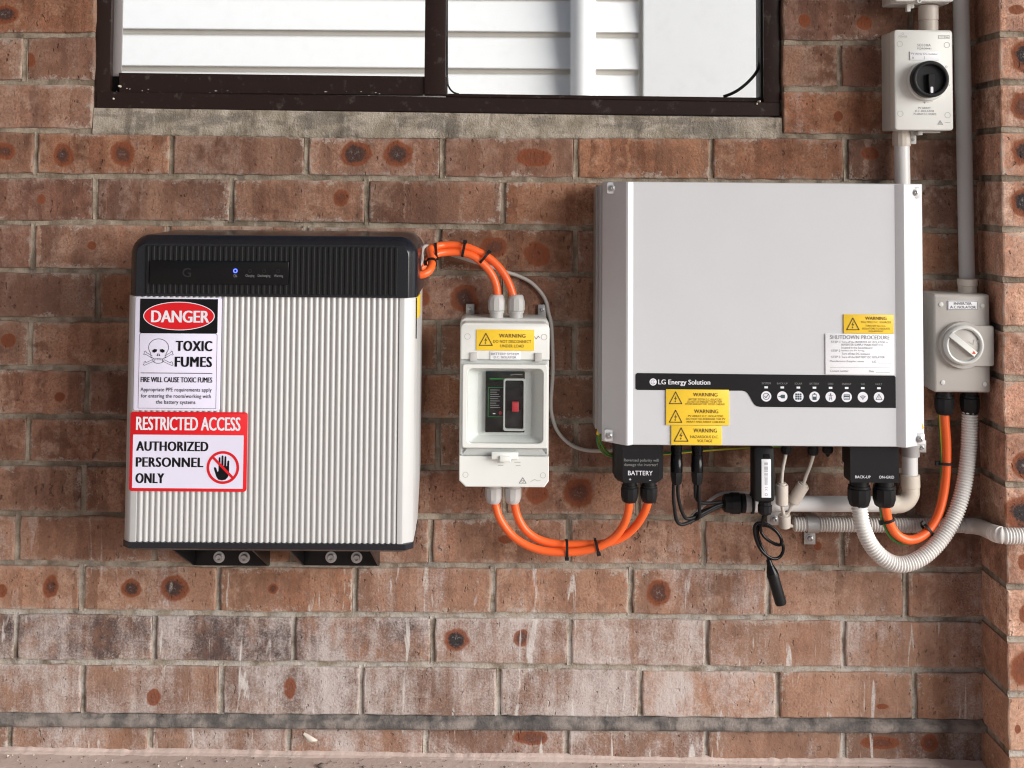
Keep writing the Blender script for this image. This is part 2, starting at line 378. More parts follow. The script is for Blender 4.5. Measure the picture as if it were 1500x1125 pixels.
class Fr:
    """level frame on a plane parallel to the wall, measured in photo pixels about its centre"""
    def __init__(s, cx, cy, d):
        s.cx, s.cy, s.d = cx, cy, d; s.o = P(cx, cy, d); s.s = (P(cx + 1, cy, d) - P(cx, cy, d)).x
    def X(s, px): return s.o.x + (px - s.cx) * s.s
    def Z(s, py): return s.o.z - (py - s.cy) * s.s
    def at(s, px, py, d=None): return Vector((s.X(px), -(s.d if d is None else d), s.Z(py)))

def smooth_path(pts, n=8):
    """Catmull-Rom through the points"""
    out = []; m = len(pts)
    for i in range(m - 1):
        p0 = pts[max(i - 1, 0)]; p1 = pts[i]; p2 = pts[i + 1]; p3 = pts[min(i + 2, m - 1)]
        for k in range(n):
            t = k / n
            out.append(0.5 * ((2 * p1) + (p2 - p0) * t + (2 * p0 - 5 * p1 + 4 * p2 - p3) * t * t + (3 * p1 - p0 - 3 * p2 + p3) * t ** 3))
    out.append(pts[-1].copy()); return out
def path(*pp):
    """(px, py, d) triples -> smooth world path"""
    return smooth_path([P(*q) for q in pp])
def resample(pts, step):
    out = [pts[0].copy()]; acc = 0.0
    for a, b in zip(pts, pts[1:]):
        L = (b - a).length
        while acc + L >= step:
            a = a + (b - a) * ((step - acc) / max(L, 1e-9)); out.append(a.copy()); L = (b - a).length; acc = 0.0
        acc += L
    return out
def rr_outline(x0, x1, z0, z1, r, n=5, inset=0.0, corners=(1, 1, 1, 1)):
    """rounded rectangle, counter-clockwise from lower right: corners br, tr, tl, bl"""
    x0 += inset; x1 -= inset; z0 += inset; z1 -= inset; out = []
    for (cx, cz, a, c) in ((x1, z0, -90, corners[0]), (x1, z1, 0, corners[1]), (x0, z1, 90, corners[2]), (x0, z0, 180, corners[3])):
        rr = max((r - inset) * c, 0.0004); sx = -1 if cx == x1 else 1; sz = 1 if cz == z0 else -1
        for k in range(n + 1):
            q = R(a + 90 * k / n); out.append((cx + sx * rr + rr * math.cos(q), cz + sz * rr + rr * math.sin(q)))
    return out
def plate(mb, x0, x1, z0, z1, yb, yf, r=0.003, ch=0.001, m=0, corners=(1, 1, 1, 1), n=5):
    """rounded plate or box from back yb to front yf with a chamfered front edge"""
    A = rr_outline(x0, x1, z0, z1, r, n, 0, corners); B = rr_outline(x0, x1, z0, z1, r, n, ch * .35, corners); C = rr_outline(x0, x1, z0, z1, r, n, ch, corners)
    mb.loft([[Vector((x, yb, z)) for x, z in A], [Vector((x, yf + ch, z)) for x, z in A], [Vector((x, yf + ch * .35, z)) for x, z in B], [Vector((x, yf, z)) for x, z in C]], m=m)
def ring_plate(mb, outer, inner, yb, yf, ch=0.001, m=0):
    """frame between two outlines with the same number of points"""
    V = lambda o, y: [Vector((x, y, z)) for x, z in o]
    mb.loft([V(outer, yb), V(outer, yf + ch), V([(a[0] + (b[0] - a[0]) * .12, a[1] + (b[1] - a[1]) * .12) for a, b in zip(outer, inner)], yf),
             V([(a[0] + (b[0] - a[0]) * .88, a[1] + (b[1] - a[1]) * .88) for a, b in zip(outer, inner)], yf), V(inner, yf + ch), V(inner, yb)], False, False, m)
def screw(mb, c, r, m=0, ax=(0, -1, 0)):
    mb.lathe(c, ax, [(0, r * 1.35), (r * .25, r * 1.35), (r * .3, r), (r * .8, r * .85), (r * 1.0, r * .5), (r * .55, r * .45), (r * .5, 0.0001)], 14, m)

_txt = {}
def glyphs(body, bold=0.0, space=1.0):
    k = (body, bold, space)
    if k not in _txt:
        cu = bpy.data.curves.new('t', 'FONT'); cu.body = body; cu.size = 1; cu.offset = bold; cu.resolution_u = 3; cu.space_character = space
        ob = link(bpy.data.objects.new('t', cu)); bpy.context.view_layer.update()
        me = bpy.data.meshes.new_from_object(ob.evaluated_get(bpy.context.evaluated_depsgraph_get()))
        vs = [(v.co.x, v.co.y) for v in me.vertices]; fs = [tuple(p.vertices) for p in me.polygons]
        bpy.data.objects.remove(ob); bpy.data.curves.remove(cu); bpy.data.meshes.remove(me)
        _txt[k] = (vs, fs)
    return _txt[k]
class Print:
    """flat print on a plane, measured in photo pixels of a frame"""
    def __init__(s, fr, d, mats): s.fr = fr; s.d = d; s.mats = mats; s.mb = MB()
    def _pt(s, x, y, lay): return Vector((s.fr.X(x), -s.d - 0.00018 * lay, s.fr.Z(y)))
    def poly(s, pts, m, lay=1):
        s.mb.add([s._pt(x, y, lay) for x, y in pts], [tuple(range(len(pts)))], s.mats.index(m)); return s
    def rect(s, x0, y0, x1, y1, m, lay=1): return s.poly([(x0, y0), (x1, y0), (x1, y1), (x0, y1)], m, lay)
    def rrect(s, x0, y0, x1, y1, r, m, lay=1, corners=(1, 1, 1, 1)): return s.poly(rr_outline(x0, x1, y0, y1, r, 5, 0, corners), m, lay)
    def ell(s, cx, cy, rx, ry, m, lay=1, n=40): return s.poly([(cx + rx * math.cos(2 * math.pi * k / n), cy + ry * math.sin(2 * math.pi * k / n)) for k in range(n)], m, lay)
    def band(s, A, B, m, lay=1):
        n = len(A); s.mb.add([s._pt(x, y, lay) for x, y in A + B], [(i, (i + 1) % n, n + (i + 1) % n, n + i) for i in range(n)], s.mats.index(m)); return s
    def ring(s, cx, cy, r, w, m, lay=1, n=36, ry=None):
        ry = ry or r; q = [2 * math.pi * k / n for k in range(n)]
        return s.band([(cx + r * math.cos(a), cy + ry * math.sin(a)) for a in q], [(cx + (r - w) * math.cos(a), cy + (ry - w) * math.sin(a)) for a in q], m, lay)
    def rring(s, x0, y0, x1, y1, r, wd, m, lay=1, corners=(1, 1, 1, 1)): return s.band(rr_outline(x0, x1, y0, y1, r, 5, 0, corners), rr_outline(x0, x1, y0, y1, r, 5, wd, corners), m, lay)
    def line(s, pts, wd, m, lay=1):
        for (x0, y0), (x1, y1) in zip(pts, pts[1:]):
            L = math.hypot(x1 - x0, y1 - y0) or 1; nx, ny = -(y1 - y0) / L * wd / 2, (x1 - x0) / L * wd / 2
            ex, ey = (x1 - x0) / L * wd * .3, (y1 - y0) / L * wd * .3
            s.poly([(x0 + nx - ex, y0 + ny - ey), (x1 + nx + ex, y1 + ny + ey), (x1 - nx + ex, y1 - ny + ey), (x0 - nx - ex, y0 - ny - ey)], m, lay)
        return s
    def text(s, body, x0, y0, x1, y1, m, lay=2, bold=0.0, space=1.0):
        """glyph box from (x0,y0) top left to (x1,y1) bottom right"""
        extra = bold - .002; bold = 0.0
        vs, fs = glyphs(body, bold, space)
        ax = min(v[0] for v in vs); bx = max(v[0] for v in vs); ay = min(v[1] for v in vs); by = max(v[1] for v in vs)
        sh = max(0.0, extra) * (y1 - y0) * 2.4
        for i, o in enumerate(((0,) if not sh else (-sh, 0, sh))):
            s.mb.add([s._pt(x0 + (x - ax) / (bx - ax) * (x1 - x0) + o, y1 - (y - ay) / (by - ay) * (y1 - y0), lay + i * .25) for x, y in vs], fs, s.mats.index(m))
        return s
    def build(s, name, parent, label=None): return s.mb.build(name, s.mats, parent, smooth=False, label=label)
def hazard(pr, cx, top, bot, hw, ink):
    """triangle with a lightning arrow"""
    h = bot - top
    pr.line([(cx, top), (cx + hw, bot), (cx - hw, bot), (cx, top)], h * .075, ink, 2)
    pr.poly([(cx + h * .06, top + h * .28), (cx - h * .13, top + h * .62), (cx - h * .005, top + h * .58), (cx - h * .04, top + h * .80), (cx + h * .12, top + h * .50), (cx, top + h * .54)], ink, 2)
    pr.poly([(cx - h * .09, top + h * .76), (cx - h * .03, top + h * .91), (cx + h * .04, top + h * .78)], ink, 2)

def gland(mb, c, ax, r, L, m=0, nut=0):
    """cable gland: collar, faceted dome nut"""
    mb.lathe(c, ax, [(0, r * .82), (L * .22, r * .82), (L * .22, r * .94), (L * .30, r * .94)], 20, m)
    mb.lathe(Vector(c) + Vector(ax) * L * .30, ax, [(0, r * .92), (L * .04, r * 1.02), (L * .40, r * 1.02), (L * .50, r * .94), (L * .62, r * .86), (L * .69, r * .70), (L * .70, r * .55)], 10, m)
# ------------------------------------------------------------------ ground
from mathutils import noise as mnoise
gm = MB()
gz = lambda x: -0.006 * x
gx = [-30, -6, -2] + [-1.8 + .1 * k for k in range(33)] + [2, 6, 30]
gy = [-40, -8, -3, -1.5, -.8, -.5, -.4, -.3, -.25, -.2, -.15, -.1, -.06, -.03, 0.05, .2, 3, 12, 40]
gv = []
for y in gy:
    for x in gx:
        near = abs(x) < 2 and -.6 < y < .06
        gv.append((x, y, gz(x) if abs(x) <= 2 else gz(math.copysign(2, x)))); 
        if near: gv[-1] = (x, y, gv[-1][2] + mnoise.noise(Vector((x * 3, y * 5, 1))) * .004)
nx = len(gx)
gm.add(gv, [(r * nx + c, r * nx + c + 1, (r + 1) * nx + c + 1, (r + 1) * nx + c) for r in range(len(gy) - 1) for c in range(nx - 1)])
g = gm.build('ground', 'ground'); g['kind'] = 'structure'

# ------------------------------------------------------------------ brick wall
rng = random.Random(4)
J = [  # bed joints, measured along the photograph
 [(0, -15), (1437, -4)],
 [(0, 52), (138, 50.5), (1145, 62), (1437, 63)],
 [(0, 120), (138, 121), (1145, 130), (1437, 131)],
 [(0, 190.5), (138, 192.5), (500, 198), (1000, 199), (1437, 200)],
 [(0, 257), (500, 260.5), (1000, 265.5), (1437, 268)],
 [(0, 326), (200, 326), (500, 330), (870, 334), (1437, 338)],
 [(0, 396), (190, 397), (640, 399), (870, 403), (1437, 407)],
 [(0, 467), (190, 469), (650, 472), (850, 475), (1437, 479)],
 [(0, 538), (190, 540), (640, 545), (850, 547), (1437, 550)],
 [(0, 609), (190, 612), (640, 615.5), (850, 617), (1437, 620)],
 [(0, 679), (180, 680), (640, 686), (870, 688), (1437, 690)],
 [(0, 752), (640, 757), (900, 757), (1060, 760), (1437, 761)],
 [(0, 825), (250, 827), (640, 828.5), (1000, 830), (1437, 836)],
 [(0, 896), (500, 901), (1000, 904), (1437, 908)],
 [(0, 970), (500, 973), (900, 978), (1000, 980), (1437, 982.5)],
 [(0, 1055), (500, 1059), (900, 1061), (1437, 1065)],
 [(0, 1128), (500, 1132), (1437, 1143)],
]
V = {  # head joints of each course
 0: [-60, 138, 1146, 1335], 1: [-164, 36, 138, 1146, 1230], 2: [-60, 138, 1146, 1335],
 3: [-150, 52, 251, 449, 648, 844, 1042, 1239], 4: [-60, 139, 339, 537, 737, 935, 1135, 1335],
 5: [-150, 48, 246, 447, 643, 843, 1041, 1239], 6: [-57, 143, 340, 540, 740, 940, 1139, 1337],
 7: [-155, 44, 244, 443, 643, 841, 1040, 1240], 8: [-72, 127, 325, 523, 740, 938, 1136, 1336],
 9: [-158, 41, 240, 441, 642, 844, 1042, 1241], 10: [-78, 122, 322, 522, 740, 935, 1135, 1335],
 11: [-175, 25, 227, 428, 631, 833, 1031, 1233], 12: [-82, 119, 320, 520, 722, 924, 1125, 1327],
 13: [-178, 23, 226, 430, 634, 834, 1036, 1236], 14: [-80, 121, 323, 529, 730, 938, 1139, 1340],
 15: [-190, 12, 217, 422, 623, 830, 1035, 1236]}
WORLDJ = [[(P(x, y).x, P(x, y).z) for x, y in r] for r in J]
def jz(i, x):
    if i < 0: return jz(0, x) - i * 0.0825
    r = WORLDJ[i]
    for (a, za), (b, zb) in zip(r, r[1:]):
        if x <= b or (b, zb) == r[-1]: return za + (zb - za) * (x - a) / (b - a)
XC = P(1437, 560).x
WX0, WX1 = P(138.5, 100).x, P(1145, 100).x     # window opening
WTOP = P(640, -480).z
HB = 0.0038
def add_brick(mb, q, yf, depth, rg, uvy=False):
    """q: world TL, TR, BR, BL as (x, z); jittered outline, worn edges, real depth"""
    tl, tr, br, bl = q
    pts = []
    for (a, b, n) in ((bl, br, 8), (br, tr, 3), (tr, tl, 8), (tl, bl, 3)):
        for k in range(n):
            t = k / n; x = a[0] + (b[0] - a[0]) * t; z = a[1] + (b[1] - a[1]) * t
            if k == 0:
                pts.append((x + (bl[0] + tr[0] - 2 * x) * 0.004, z + (bl[1] + tr[1] - 2 * z) * 0.016))
            else:
                j = 0.0011; pts.append((x + rg.uniform(-j, j), z + rg.uniform(-j, j)))
    cx = sum(p[0] for p in pts) / len(pts); cz = sum(p[1] for p in pts) / len(pts)
    W = max(br[0] - bl[0], .01); H = max(tl[1] - bl[1], .01)
    ins = lambda p, d: (p[0] - math.copysign(min(d, abs(p[0] - cx)), p[0] - cx) * min(1, abs(p[0] - cx) / (W * .42)), p[1] - math.copysign(min(d, abs(p[1] - cz)), p[1] - cz) * min(1, abs(p[1] - cz) / (H * .42)))
    ty = rg.uniform(-.0012, .0012)
    fy = lambda p: yf + ty * (p[0] - cx) / W * 2
    rings = [[Vector((x, yf + depth, z)) for x, z in pts], [Vector((p[0], fy(p) + .003, p[1])) for p in pts],
             [Vector((*ins(p, .0009), 0)).xzy + Vector((0, fy(p) + .0009, 0)) for p in pts], [Vector((*ins(p, .0030), 0)).xzy + Vector((0, fy(p), 0)) for p in pts]]
    nf = len(mb.f); mb.loft(rings, True, True)
    na = mb.uv.setdefault('near', []); fa = mb.uv.setdefault('far', [])
    for f in mb.f[nf:]:
        vs = [Vector(mb.v[i]) for i in f]
        side = uvy and len(f) == 4 and (max(v.x for v in vs) - min(v.x for v in vs)) < .0012 * 3 and (max(v.y for v in vs) - min(v.y for v in vs)) > .02
        for v in vs:
            u = (v.y - yf) if side else v.x - bl[0]; w_ = depth if side else W
            na += [u + (1.0 if side else 0.0), v.z - bl[1]]; fa += [w_ - u, H - (v.z - bl[1])]

wall = thing('brick_wall', 'long rust and brown brick wall with raked grey mortar behind the electrical boxes', 'wall')
TONES = [(1, 1, 1), (1.12, 1.14, 1.14), (.88, .92, .98), (1.25, 1.28, 1.26), (.98, .88, .78), (.82, .80, .84), (1.15, 1.02, .88), (1.08, 1.16, 1.24)]
bricks = {}
for i in range(16):
    xs = V[i] + [1441]
    for a, b in zip(xs, xs[1:]):
        if i < 3 and a == 138: continue
        ym = (J[i][0][1] + J[i + 1][0][1]) / 2 + (a + b) / 2 * .008
        xa, xb = P(a, ym).x + HB, P(b, ym).x - HB
        if b == 1441: xb = XC + .004
        if i < 3 and b == 138: xb = WX0 - .002
        if i < 3 and a == 1146: xa = WX1 + .002
        gap = .0042
        if i < 15: top, bot = -gap, gap
        if i == 14: bot = .0125
        if i == 15: top = -.0115
        zt = lambda x: jz(i, x) + top
        zb_ = lambda x: jz(i + 1, x) + bot
        q = [(xa, zt(xa)), (xb, zt(xb)), (xb, zb_(xb)), (xa, zb_(xa))]
        mb = MB(); add_brick(mb, q, rng.uniform(-.0014, .0014) + (.004 if i == 15 else 0), .1, rng)
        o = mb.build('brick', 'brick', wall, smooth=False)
        tn = rng.choice(TONES); v = rng.uniform(.9, 1.1); o.color = (tn[0] * v, tn[1] * v, tn[2] * v, 1)
        xm = (a + b) / 2
        hz = {10: .05, 11: .25, 12: .46, 13: .74, 14: .76, 15: .68}.get(i, 0.0) + (.10 if i in (3, 4, 5) else 0) + rng.uniform(-.06, .06)
        if i >= 11 and xm > 1080: hz -= .22
        if i == 12 and xm < 330: hz -= .15
        if 620 < xm < 1050 and i in (13, 14): hz += .12
        if i in (6, 7, 8, 9, 10): hz -= .12
        o['haze'] = float(hz)
        so = 0.0
        if i == 13 and xm < 640: so = .95
        if i == 13 and 640 < xm < 900: so = .35
        if i == 14 and (xm < 330): so = .45
        if i == 14 and 330 <= xm < 950: so = .55
        if i == 15: so = .35 + (.2 if xm > 1200 else 0)
        if i in (6, 7) and xm < 60: so = .35
        if i == 10 and xm < 140: so = .2
        o['soot'] = float(so)
        bricks[(i, a)] = (o, a, b, i, q)
SPOTS = [  # x, y, rx, ry, char
 (8, 21, 22, 13, .8), (43, 88, 9, 11, .05), (8, 222, 19, 13, .6), (92, 226, 18, 18, .75), (179, 226, 18, 19, .6), (521, 226, 22, 19, .8), (584, 226, 22, 19, .8),
 (784, 231, 30, 13, .15), (60, 291, 7, 8, .1), (500, 290, 12, 14, .3), (134, 360, 7, 7, 0), (785, 372, 19, 17, .15), (722, 362, 20, 14, .5), (616, 437, 14, 16, .1), (681, 438, 22, 20, .7),
 (12, 498, 10, 9, .1), (88, 582, 8, 7, .05), (785, 724, 18, 15, .15), (848, 723, 22, 20, .55), (740, 790, 12, 7, 0), (3, 865, 7, 9, .1), (75, 860, 12, 16, .55), (192, 862, 14, 14, .8),
 (253, 862, 22, 18, .85), (965, 868, 17, 18, .6), (668, 937, 19, 18, 1), (765, 935, 12, 12, .6), (225, 1022, 9, 11, .1), (425, 1010, 9, 14, .1), (779, 1083, 24, 10, .4),
 (1177, 30, 9, 10, 0), (1265, 33, 11, 11, 0), (1228, 170, 7, 8, 0), (1275, 225, 13, 9, .15), (1198, 800, 6, 7, 0), (1292, 1035, 10, 4, 0), (1290, 1090, 26, 10, .4), (1362, 1090, 12, 12, .4), (400, 862, 7, 7, .6)]
for (x, y, rx, ry, ch) in SPOTS:
    w_ = P(x, y)
    for (o, a, b, i, q) in bricks.values():
        if q[3][0] <= w_.x <= q[1][0] and q[3][1] <= w_.z <= q[0][1]:
            nm = 'mark_a' if 'mark_a' not in o else 'mark_b'
            o[nm] = [w_.x - q[3][0], w_.z - q[3][1], ch]; o[nm + '_size'] = [rx * .0012, ry * .0012, 0.0]
# bricks out of view: further along, above the window and up to the roof, joined
mb = MB()
for i in range(-15, 16):
    lim = V[i % 2 + 1 if i < 0 else i]
    first = lim[0] if i >= 0 else None
    step = 199.5
    px = (first if i >= 0 else 1441 - (0 if i % 2 else 100)) - step
    cnt = 0
    xs = []
    if i >= 0:
        xs = [(px - step * k, px - step * k + step) for k in range(5)]
    else:
        xs = [(1441 - (0 if i % 2 else 100) - step * (k + 1), 1441 - (0 if i % 2 else 100) - step * k) for k in range(13)]
        if i % 2 == 0: xs.append((1341, 1441))
    for a, b in xs:
        xa, xb = P(a, 300).x + HB, min(P(b, 300).x - HB, XC + .004)
        zt, zb_ = jz(i, 0) - .0048, jz(i + 1, 0) + .0048
        if i < 0 and zb_ < WTOP:
            if xa < WX1 and xb > WX0:
                if xa < WX0 - .03: xb = WX0 - .002
                elif xb > WX1 + .03: xa = WX1 + .002
                else: continue
        add_brick(mb, [(xa, zt), (xb, zt), (xb, zb_), (xa, zb_)], rng.uniform(-.0014, .0014), .1, rng)
o = mb.build('bricks', 'brick', wall, smooth=False); o['kind'] = 'stuff'; o['haze'] = 0.0; o['soot'] = 0.0

def joint_strip(mb, pts, nrm, half, y0, amp, seed):
    """raked mortar joint: strip of uneven depth"""
    cols = [-1.25, -.85, -.3, .3, .85, 1.25]; yy = [.004, .0, .0012, .0016, .0004, .004]
    vs = []; n = len(cols)
    for k, p in enumerate(pts):
        for c, y in zip(cols, yy):
            q = Vector((p[0] + nrm[0] * half * c, 0, p[1] + nrm[1] * half * c))
            d = mnoise.noise(Vector((q.x * 38 + seed, q.z * 38, seed))) * amp + mnoise.noise(Vector((q.x * 170, q.z * 170, seed))) * amp * .55
            d2 = mnoise.noise(Vector((q.x * 9 + seed * 3, q.z * 9, 5))) * .0022
            q.y = y0 + y + d + d2; vs.append(q)
    mb.add(vs, [(k * n + i, k * n + i + 1, (k + 1) * n + i + 1, (k + 1) * n + i) for k in range(len(pts) - 1) for i in range(n - 1)])
mb = MB()
xl, xr = P(-200, 500).x, XC + .003
for i in range(16):
    xs = [xl + (xr - xl) * k / 330 for k in range(331)]
    if i == 15: continue
    if i in (0, 1, 2):
        for seg in ([x for x in xs if x < WX0], [x for x in xs if x > WX1]):
            joint_strip(mb, [(x, jz(i, x)) for x in seg], (0, 1), .0057, .0034, .0022, i * 7.3)
    elif i == 3:
        for seg in ([x for x in xs if x < WX0 + .01], [x for x in xs if x > WX1 - .01]):
            joint_strip(mb, [(x, jz(i, x)) for x in seg], (0, 1), .0057, .0034, .0022, i * 7.3)
    else: joint_strip(mb, [(x, jz(i, x)) for x in xs], (0, 1), .0060, .0033, .0024, i * 7.3)
for i in range(16):
    for a in V[i]:
        if i < 3 and a in (138, 1146): continue
        ym = (J[i][0][1] + J[i + 1][0][1]) / 2 + a * .008; x = P(a, ym).x
        z0, z1 = jz(i + 1, x) + (.002 if i != 14 else .012), jz(i, x) - (.002 if i != 15 else .012)
        lean = rng.uniform(-.0012, .0012)
        joint_strip(mb, [(x + lean * (k - 7) / 7, z0 + (z1 - z0) * k / 14) for k in range(15)], (1, 0), .0050, .0028 + rng.uniform(-.001, .0015) + (.004 if i == 15 else 0), .0014, a * .37 + i)
o = mb.build('mortar', 'mortar', wall, angle=60)
mb = MB()   # bed of mortar behind the bricks with the window opening left out
zb0, zt0 = -.05, jz(-15, 0)
zs = P(640, 199).z
for (x0, x1, z0, z1) in ((P(-1100, 500).x, WX0 - .003, zb0, zt0), (WX1 + .003, XC + .5, zb0, zt0), (WX0 - .003, WX1 + .003, zb0, zs - .003), (WX0 - .003, WX1 + .003, WTOP, zt0)):
    mb.box(x0, x1, .0085, .104, z0, z1)
mb.build('mortar_bed', 'mortar', wall, smooth=False)

# projecting damp-proof course and mortar fillet at the floor
mb = MB(); rings = []
for k in range(331):
    x = xl + (xr - xl) * k / 330; zc = jz(15, x); n1 = mnoise.noise(Vector((x * 30, 2, 0))) * .0009 + mnoise.noise(Vector((x * 7, 9, 0))) * .0012
    prof = [(.02, .0122), (.0025, .0118), (.0005, .0100), (-.0008 + n1, .0088), (-.0075 + n1, .0062), (-.0095 + n1, .0025), (-.0092 + n1, -.0045), (-.0070 + n1, -.0080), (.001, -.0098), (.02, -.0102)]
    rings.append([Vector((x, y, zc + z + n1 * .6)) for y, z in prof])
mb.loft(rings, True, True)
mb.build('damp_course', 'dpc', wall, angle=60)
mb = MB(); rings = []
for k in range(331):
    x = xl + (xr + .004 - xl) * k / 330; b = gz(x); n1 = mnoise.noise(Vector((x * 22, 7, 0))); n2 = mnoise.noise(Vector((x * 75, 3, 0))); n3 = mnoise.noise(Vector((x * 5, 13, 0)))
    h = .0025 + .0012 * n1 + .0018 * n2 + .003 * n3
    rings.append([Vector((x, .03, b - .02)), Vector((x, .03, b + h + .004)), Vector((x, .004, b + h + .003)), Vector((x, -.001 - .002 * n2, b + h)), Vector((x, -.004 - .0015 * n2, b + h * .5)), Vector((x, -.009 - .002 * n1 - .003 * n2, b + .001)), Vector((x, -.03, b - .02))])
mb.loft(rings, True, True)
mb.build('mortar_fillet', 'ground', wall, angle=60)
# rough cement sill bed under the window
mb = MB(); rings = []
x0, x1 = WX0 - .001, WX1 + .001
for k in range(361):
    x = x0 + (x1 - x0) * k / 360; px = 138.5 + (1145 - 138.5) * k / 360
    zt_ = P(px, 157 + 14.5 * k / 360).z - .001; zb_ = jz(3, x) - .0052
    rings.append([])
    for j in range(15):
        t = j / 14; z = zb_ + (zt_ - zb_) * t
        nn = mnoise.noise(Vector((x * 45, z * 45, 3))) * .0016 + mnoise.noise(Vector((x * 14, z * 20, 8))) * .0022 + mnoise.noise(Vector((x * 150, z * 150, 5))) * .0012
        rings[-1].append(Vector((x, -.0008 + .005 * t + nn + (.002 if j == 0 else 0), z)))
    rings[-1] += [Vector((x, .06, zt_)), Vector((x, .06, zb_))]
mb.loft(rings, True, True)
mb.build('cement_sill', 'sill_mortar', wall, angle=60)

# ------------------------------------------------------------------ brick pier on the right
pier = thing('brick_pier', 'projecting brick pier with dark burnt spots at the right edge of the wall', 'pier', (XC + .17, -.05, 0))
PD = .106
PXL = P(1470.5, 560, PD).x
psp = {0: (1490, 14, 12, 7, .05), 1: (1502, 80, 24, 24, 1), 2: (1500, 155, 20, 18, .5), 3: (1500, 221, 20, 20, .9), 4: (1502, 297, 23, 23, 1), 9: (1502, 681, 18, 20, .9), 11: (1502, 752, 29, 27, 1), 12: (1502, 823, 12, 13, .15), 13: (1503, 900, 13, 14, .15), 14: (1500, 980, 21, 24, .25), 15: (1491, 1068, 4, 6, .1)}
pj = [-21, 50, 120, 190, 261, 336, 410, 482, 554, 631, 710, 785, 860, 938, 1018, 1105, 1180]
pz = [P(1480, y, PD).z for y in pj]
for i in range(16):
    xb = PXL + (.23 if i % 2 else .345)
    zt, zb_ = pz[i] - .0045, pz[i + 1] + .0045
    e = rng.uniform(-.001, .001)
    mb = MB(); add_brick(mb, [(PXL + e, zt), (xb, zt), (xb, zb_), (PXL + e, zb_)], -PD + rng.uniform(-.001, .001), PD + .02, rng, uvy=True)
    o = mb.build('brick', 'brick', pier, smooth=False); v = rng.uniform(1.9, 2.3); o.color = (v * 1.0, v * 1.10, v * 1.17, 1); o['haze'] = .0; o['soot'] = 0.0
    key = {10: 9, 9: None}.get(i, i) if i in (9, 10) else i
    for s_i, (x, y, rx, ry, ch) in psp.items():
        w_ = P(x, y, PD)
        if zb_ < w_.z < zt and 'mark_a' not in o:
            o['mark_a'] = [w_.x - PXL - e, w_.z - zb_, ch]; o['mark_a_size'] = [rx * .00115, ry * .00115, 0.0]
mb = MB()
for i in range(-16, 0):
    zt, zb_ = pz[0] + (-i) * .0825 - .0045, pz[0] + (-i - 1) * .0825 + .0045
    add_brick(mb, [(PXL, zt), (PXL + .345, zt), (PXL + .345, zb_), (PXL, zb_)], -PD, PD + .02, rng, uvy=True)
o = mb.build('bricks', 'brick', pier, smooth=False); o['kind'] = 'stuff'; o['haze'] = 0.0; o['soot'] = 0.0; o.color = (1.5, 1.65, 1.75, 1)
mb = MB(); mb.box(PXL + .0045, PXL + .34, -PD + .005, .02, -.05, zt0)
mb.build('mortar_bed', 'mortar', pier, smooth=False)
mb = MB()
for i in range(0, 17):
    joint_strip(mb, [(PXL + .002 + .006 * k, pz[i]) for k in range(57)], (0, 1), .0055, -PD + .003, .0014, i * 3.1)
mb.build('mortar', 'mortar', pier, angle=60)

# ------------------------------------------------------------------ overhead sheet and left wall, out of frame, added to shade the brick wall
side = thing('added_shade_wall', 'unseen plain wall added on the left to cut the light from that side', 'wall', (-2.9, -2, 0))
mb = MB(); mb.box(-3.05, -2.9, -4.6, -.004, -.06, 2.41); mb.build('wall_core', 'shadewall', side, smooth=False)  # unseen block, there only to darken the left-hand fill
shade_roof = thing("shade_eaves", 'pale unseen overhead sheet added to shade the brick wall', 'shade_roof', (0, -.4, 2.45))
mb = MB(); mb.box(-4.2, 3.2, -2.2, -.002, 2.42, 2.46); mb.build('shade_sheet', 'shadesheet', shade_roof, smooth=False)  # unseen sheet, put in to keep overhead light off the bricks
mb = MB(); mb.box(-4.2, 3.2, -2.26, -2.202, 2.36, 2.5); mb.build('shade_sheet_edge', 'shadesheet', shade_roof, smooth=False)

# ------------------------------------------------------------------ house across the gap, seen through the window
YB = 4.0
house = thing('weatherboard_house', 'white weatherboard house wall seen through the brown window', 'house', (0, YB, 0))
def PB(px, py, y=YB): return P(px, py, -y)
xe = PB(939, 60).x; pitch = (PB(640, 44).z - PB(640, 98).z)
zl = PB(640, 45.5).z
for k in range(-8, 14):
    zb_ = zl - k * pitch; zt_ = zb_ + pitch + .012
    mb = MB()
    prof = [(YB + .018, zt_), (YB - .016, zb_ + .004), (YB - .0175, zb_ + .0005), (YB - .016, zb_), (YB - .004, zb_), (YB + .028, zt_)]
    mb.loft([[Vector((-4.6, y, z)) for y, z in prof], [Vector((xe, y, z)) for y, z in prof]])
    mb.build('board', 'board', house, smooth=False)
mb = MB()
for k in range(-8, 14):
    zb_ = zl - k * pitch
    mb.box(-4.6, xe - .002, YB + .003, YB + .02, zb_ - .026, zb_ + .010)  # darker strip painted in for the shade under each lap
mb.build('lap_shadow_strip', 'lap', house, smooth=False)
mb = MB(); mb.box(xe - .012, xe + .006, YB - .02, YB + .03, -.2, 3.3); mb.build('end_trim', 'lap', house, smooth=False)
mb = MB(); mb.box(xe + .007, 5.4, YB - .05, YB + .05, -.2, 3.3, .004); mb.build('flat_panel', 'board', house)
mb = MB(); mb.box(-4.6, 5.4, YB + .055, YB + .2, -.2, 3.3); mb.build('wall_core', 'lap', house, smooth=False)
dp = thing('downpipe', 'round white downpipe standing against the weatherboards beyond the right pane', 'downpipe', (PB(854, 60).x, YB - .085, 0))
mb = MB(); c = PB(854, 60, YB - .07); mb.lathe(Vector((c.x, c.y, -.1)), (0, 0, 1), [(0, .0615), (3.3, .0615)], 32); mb.build('pipe', 'board', dp)
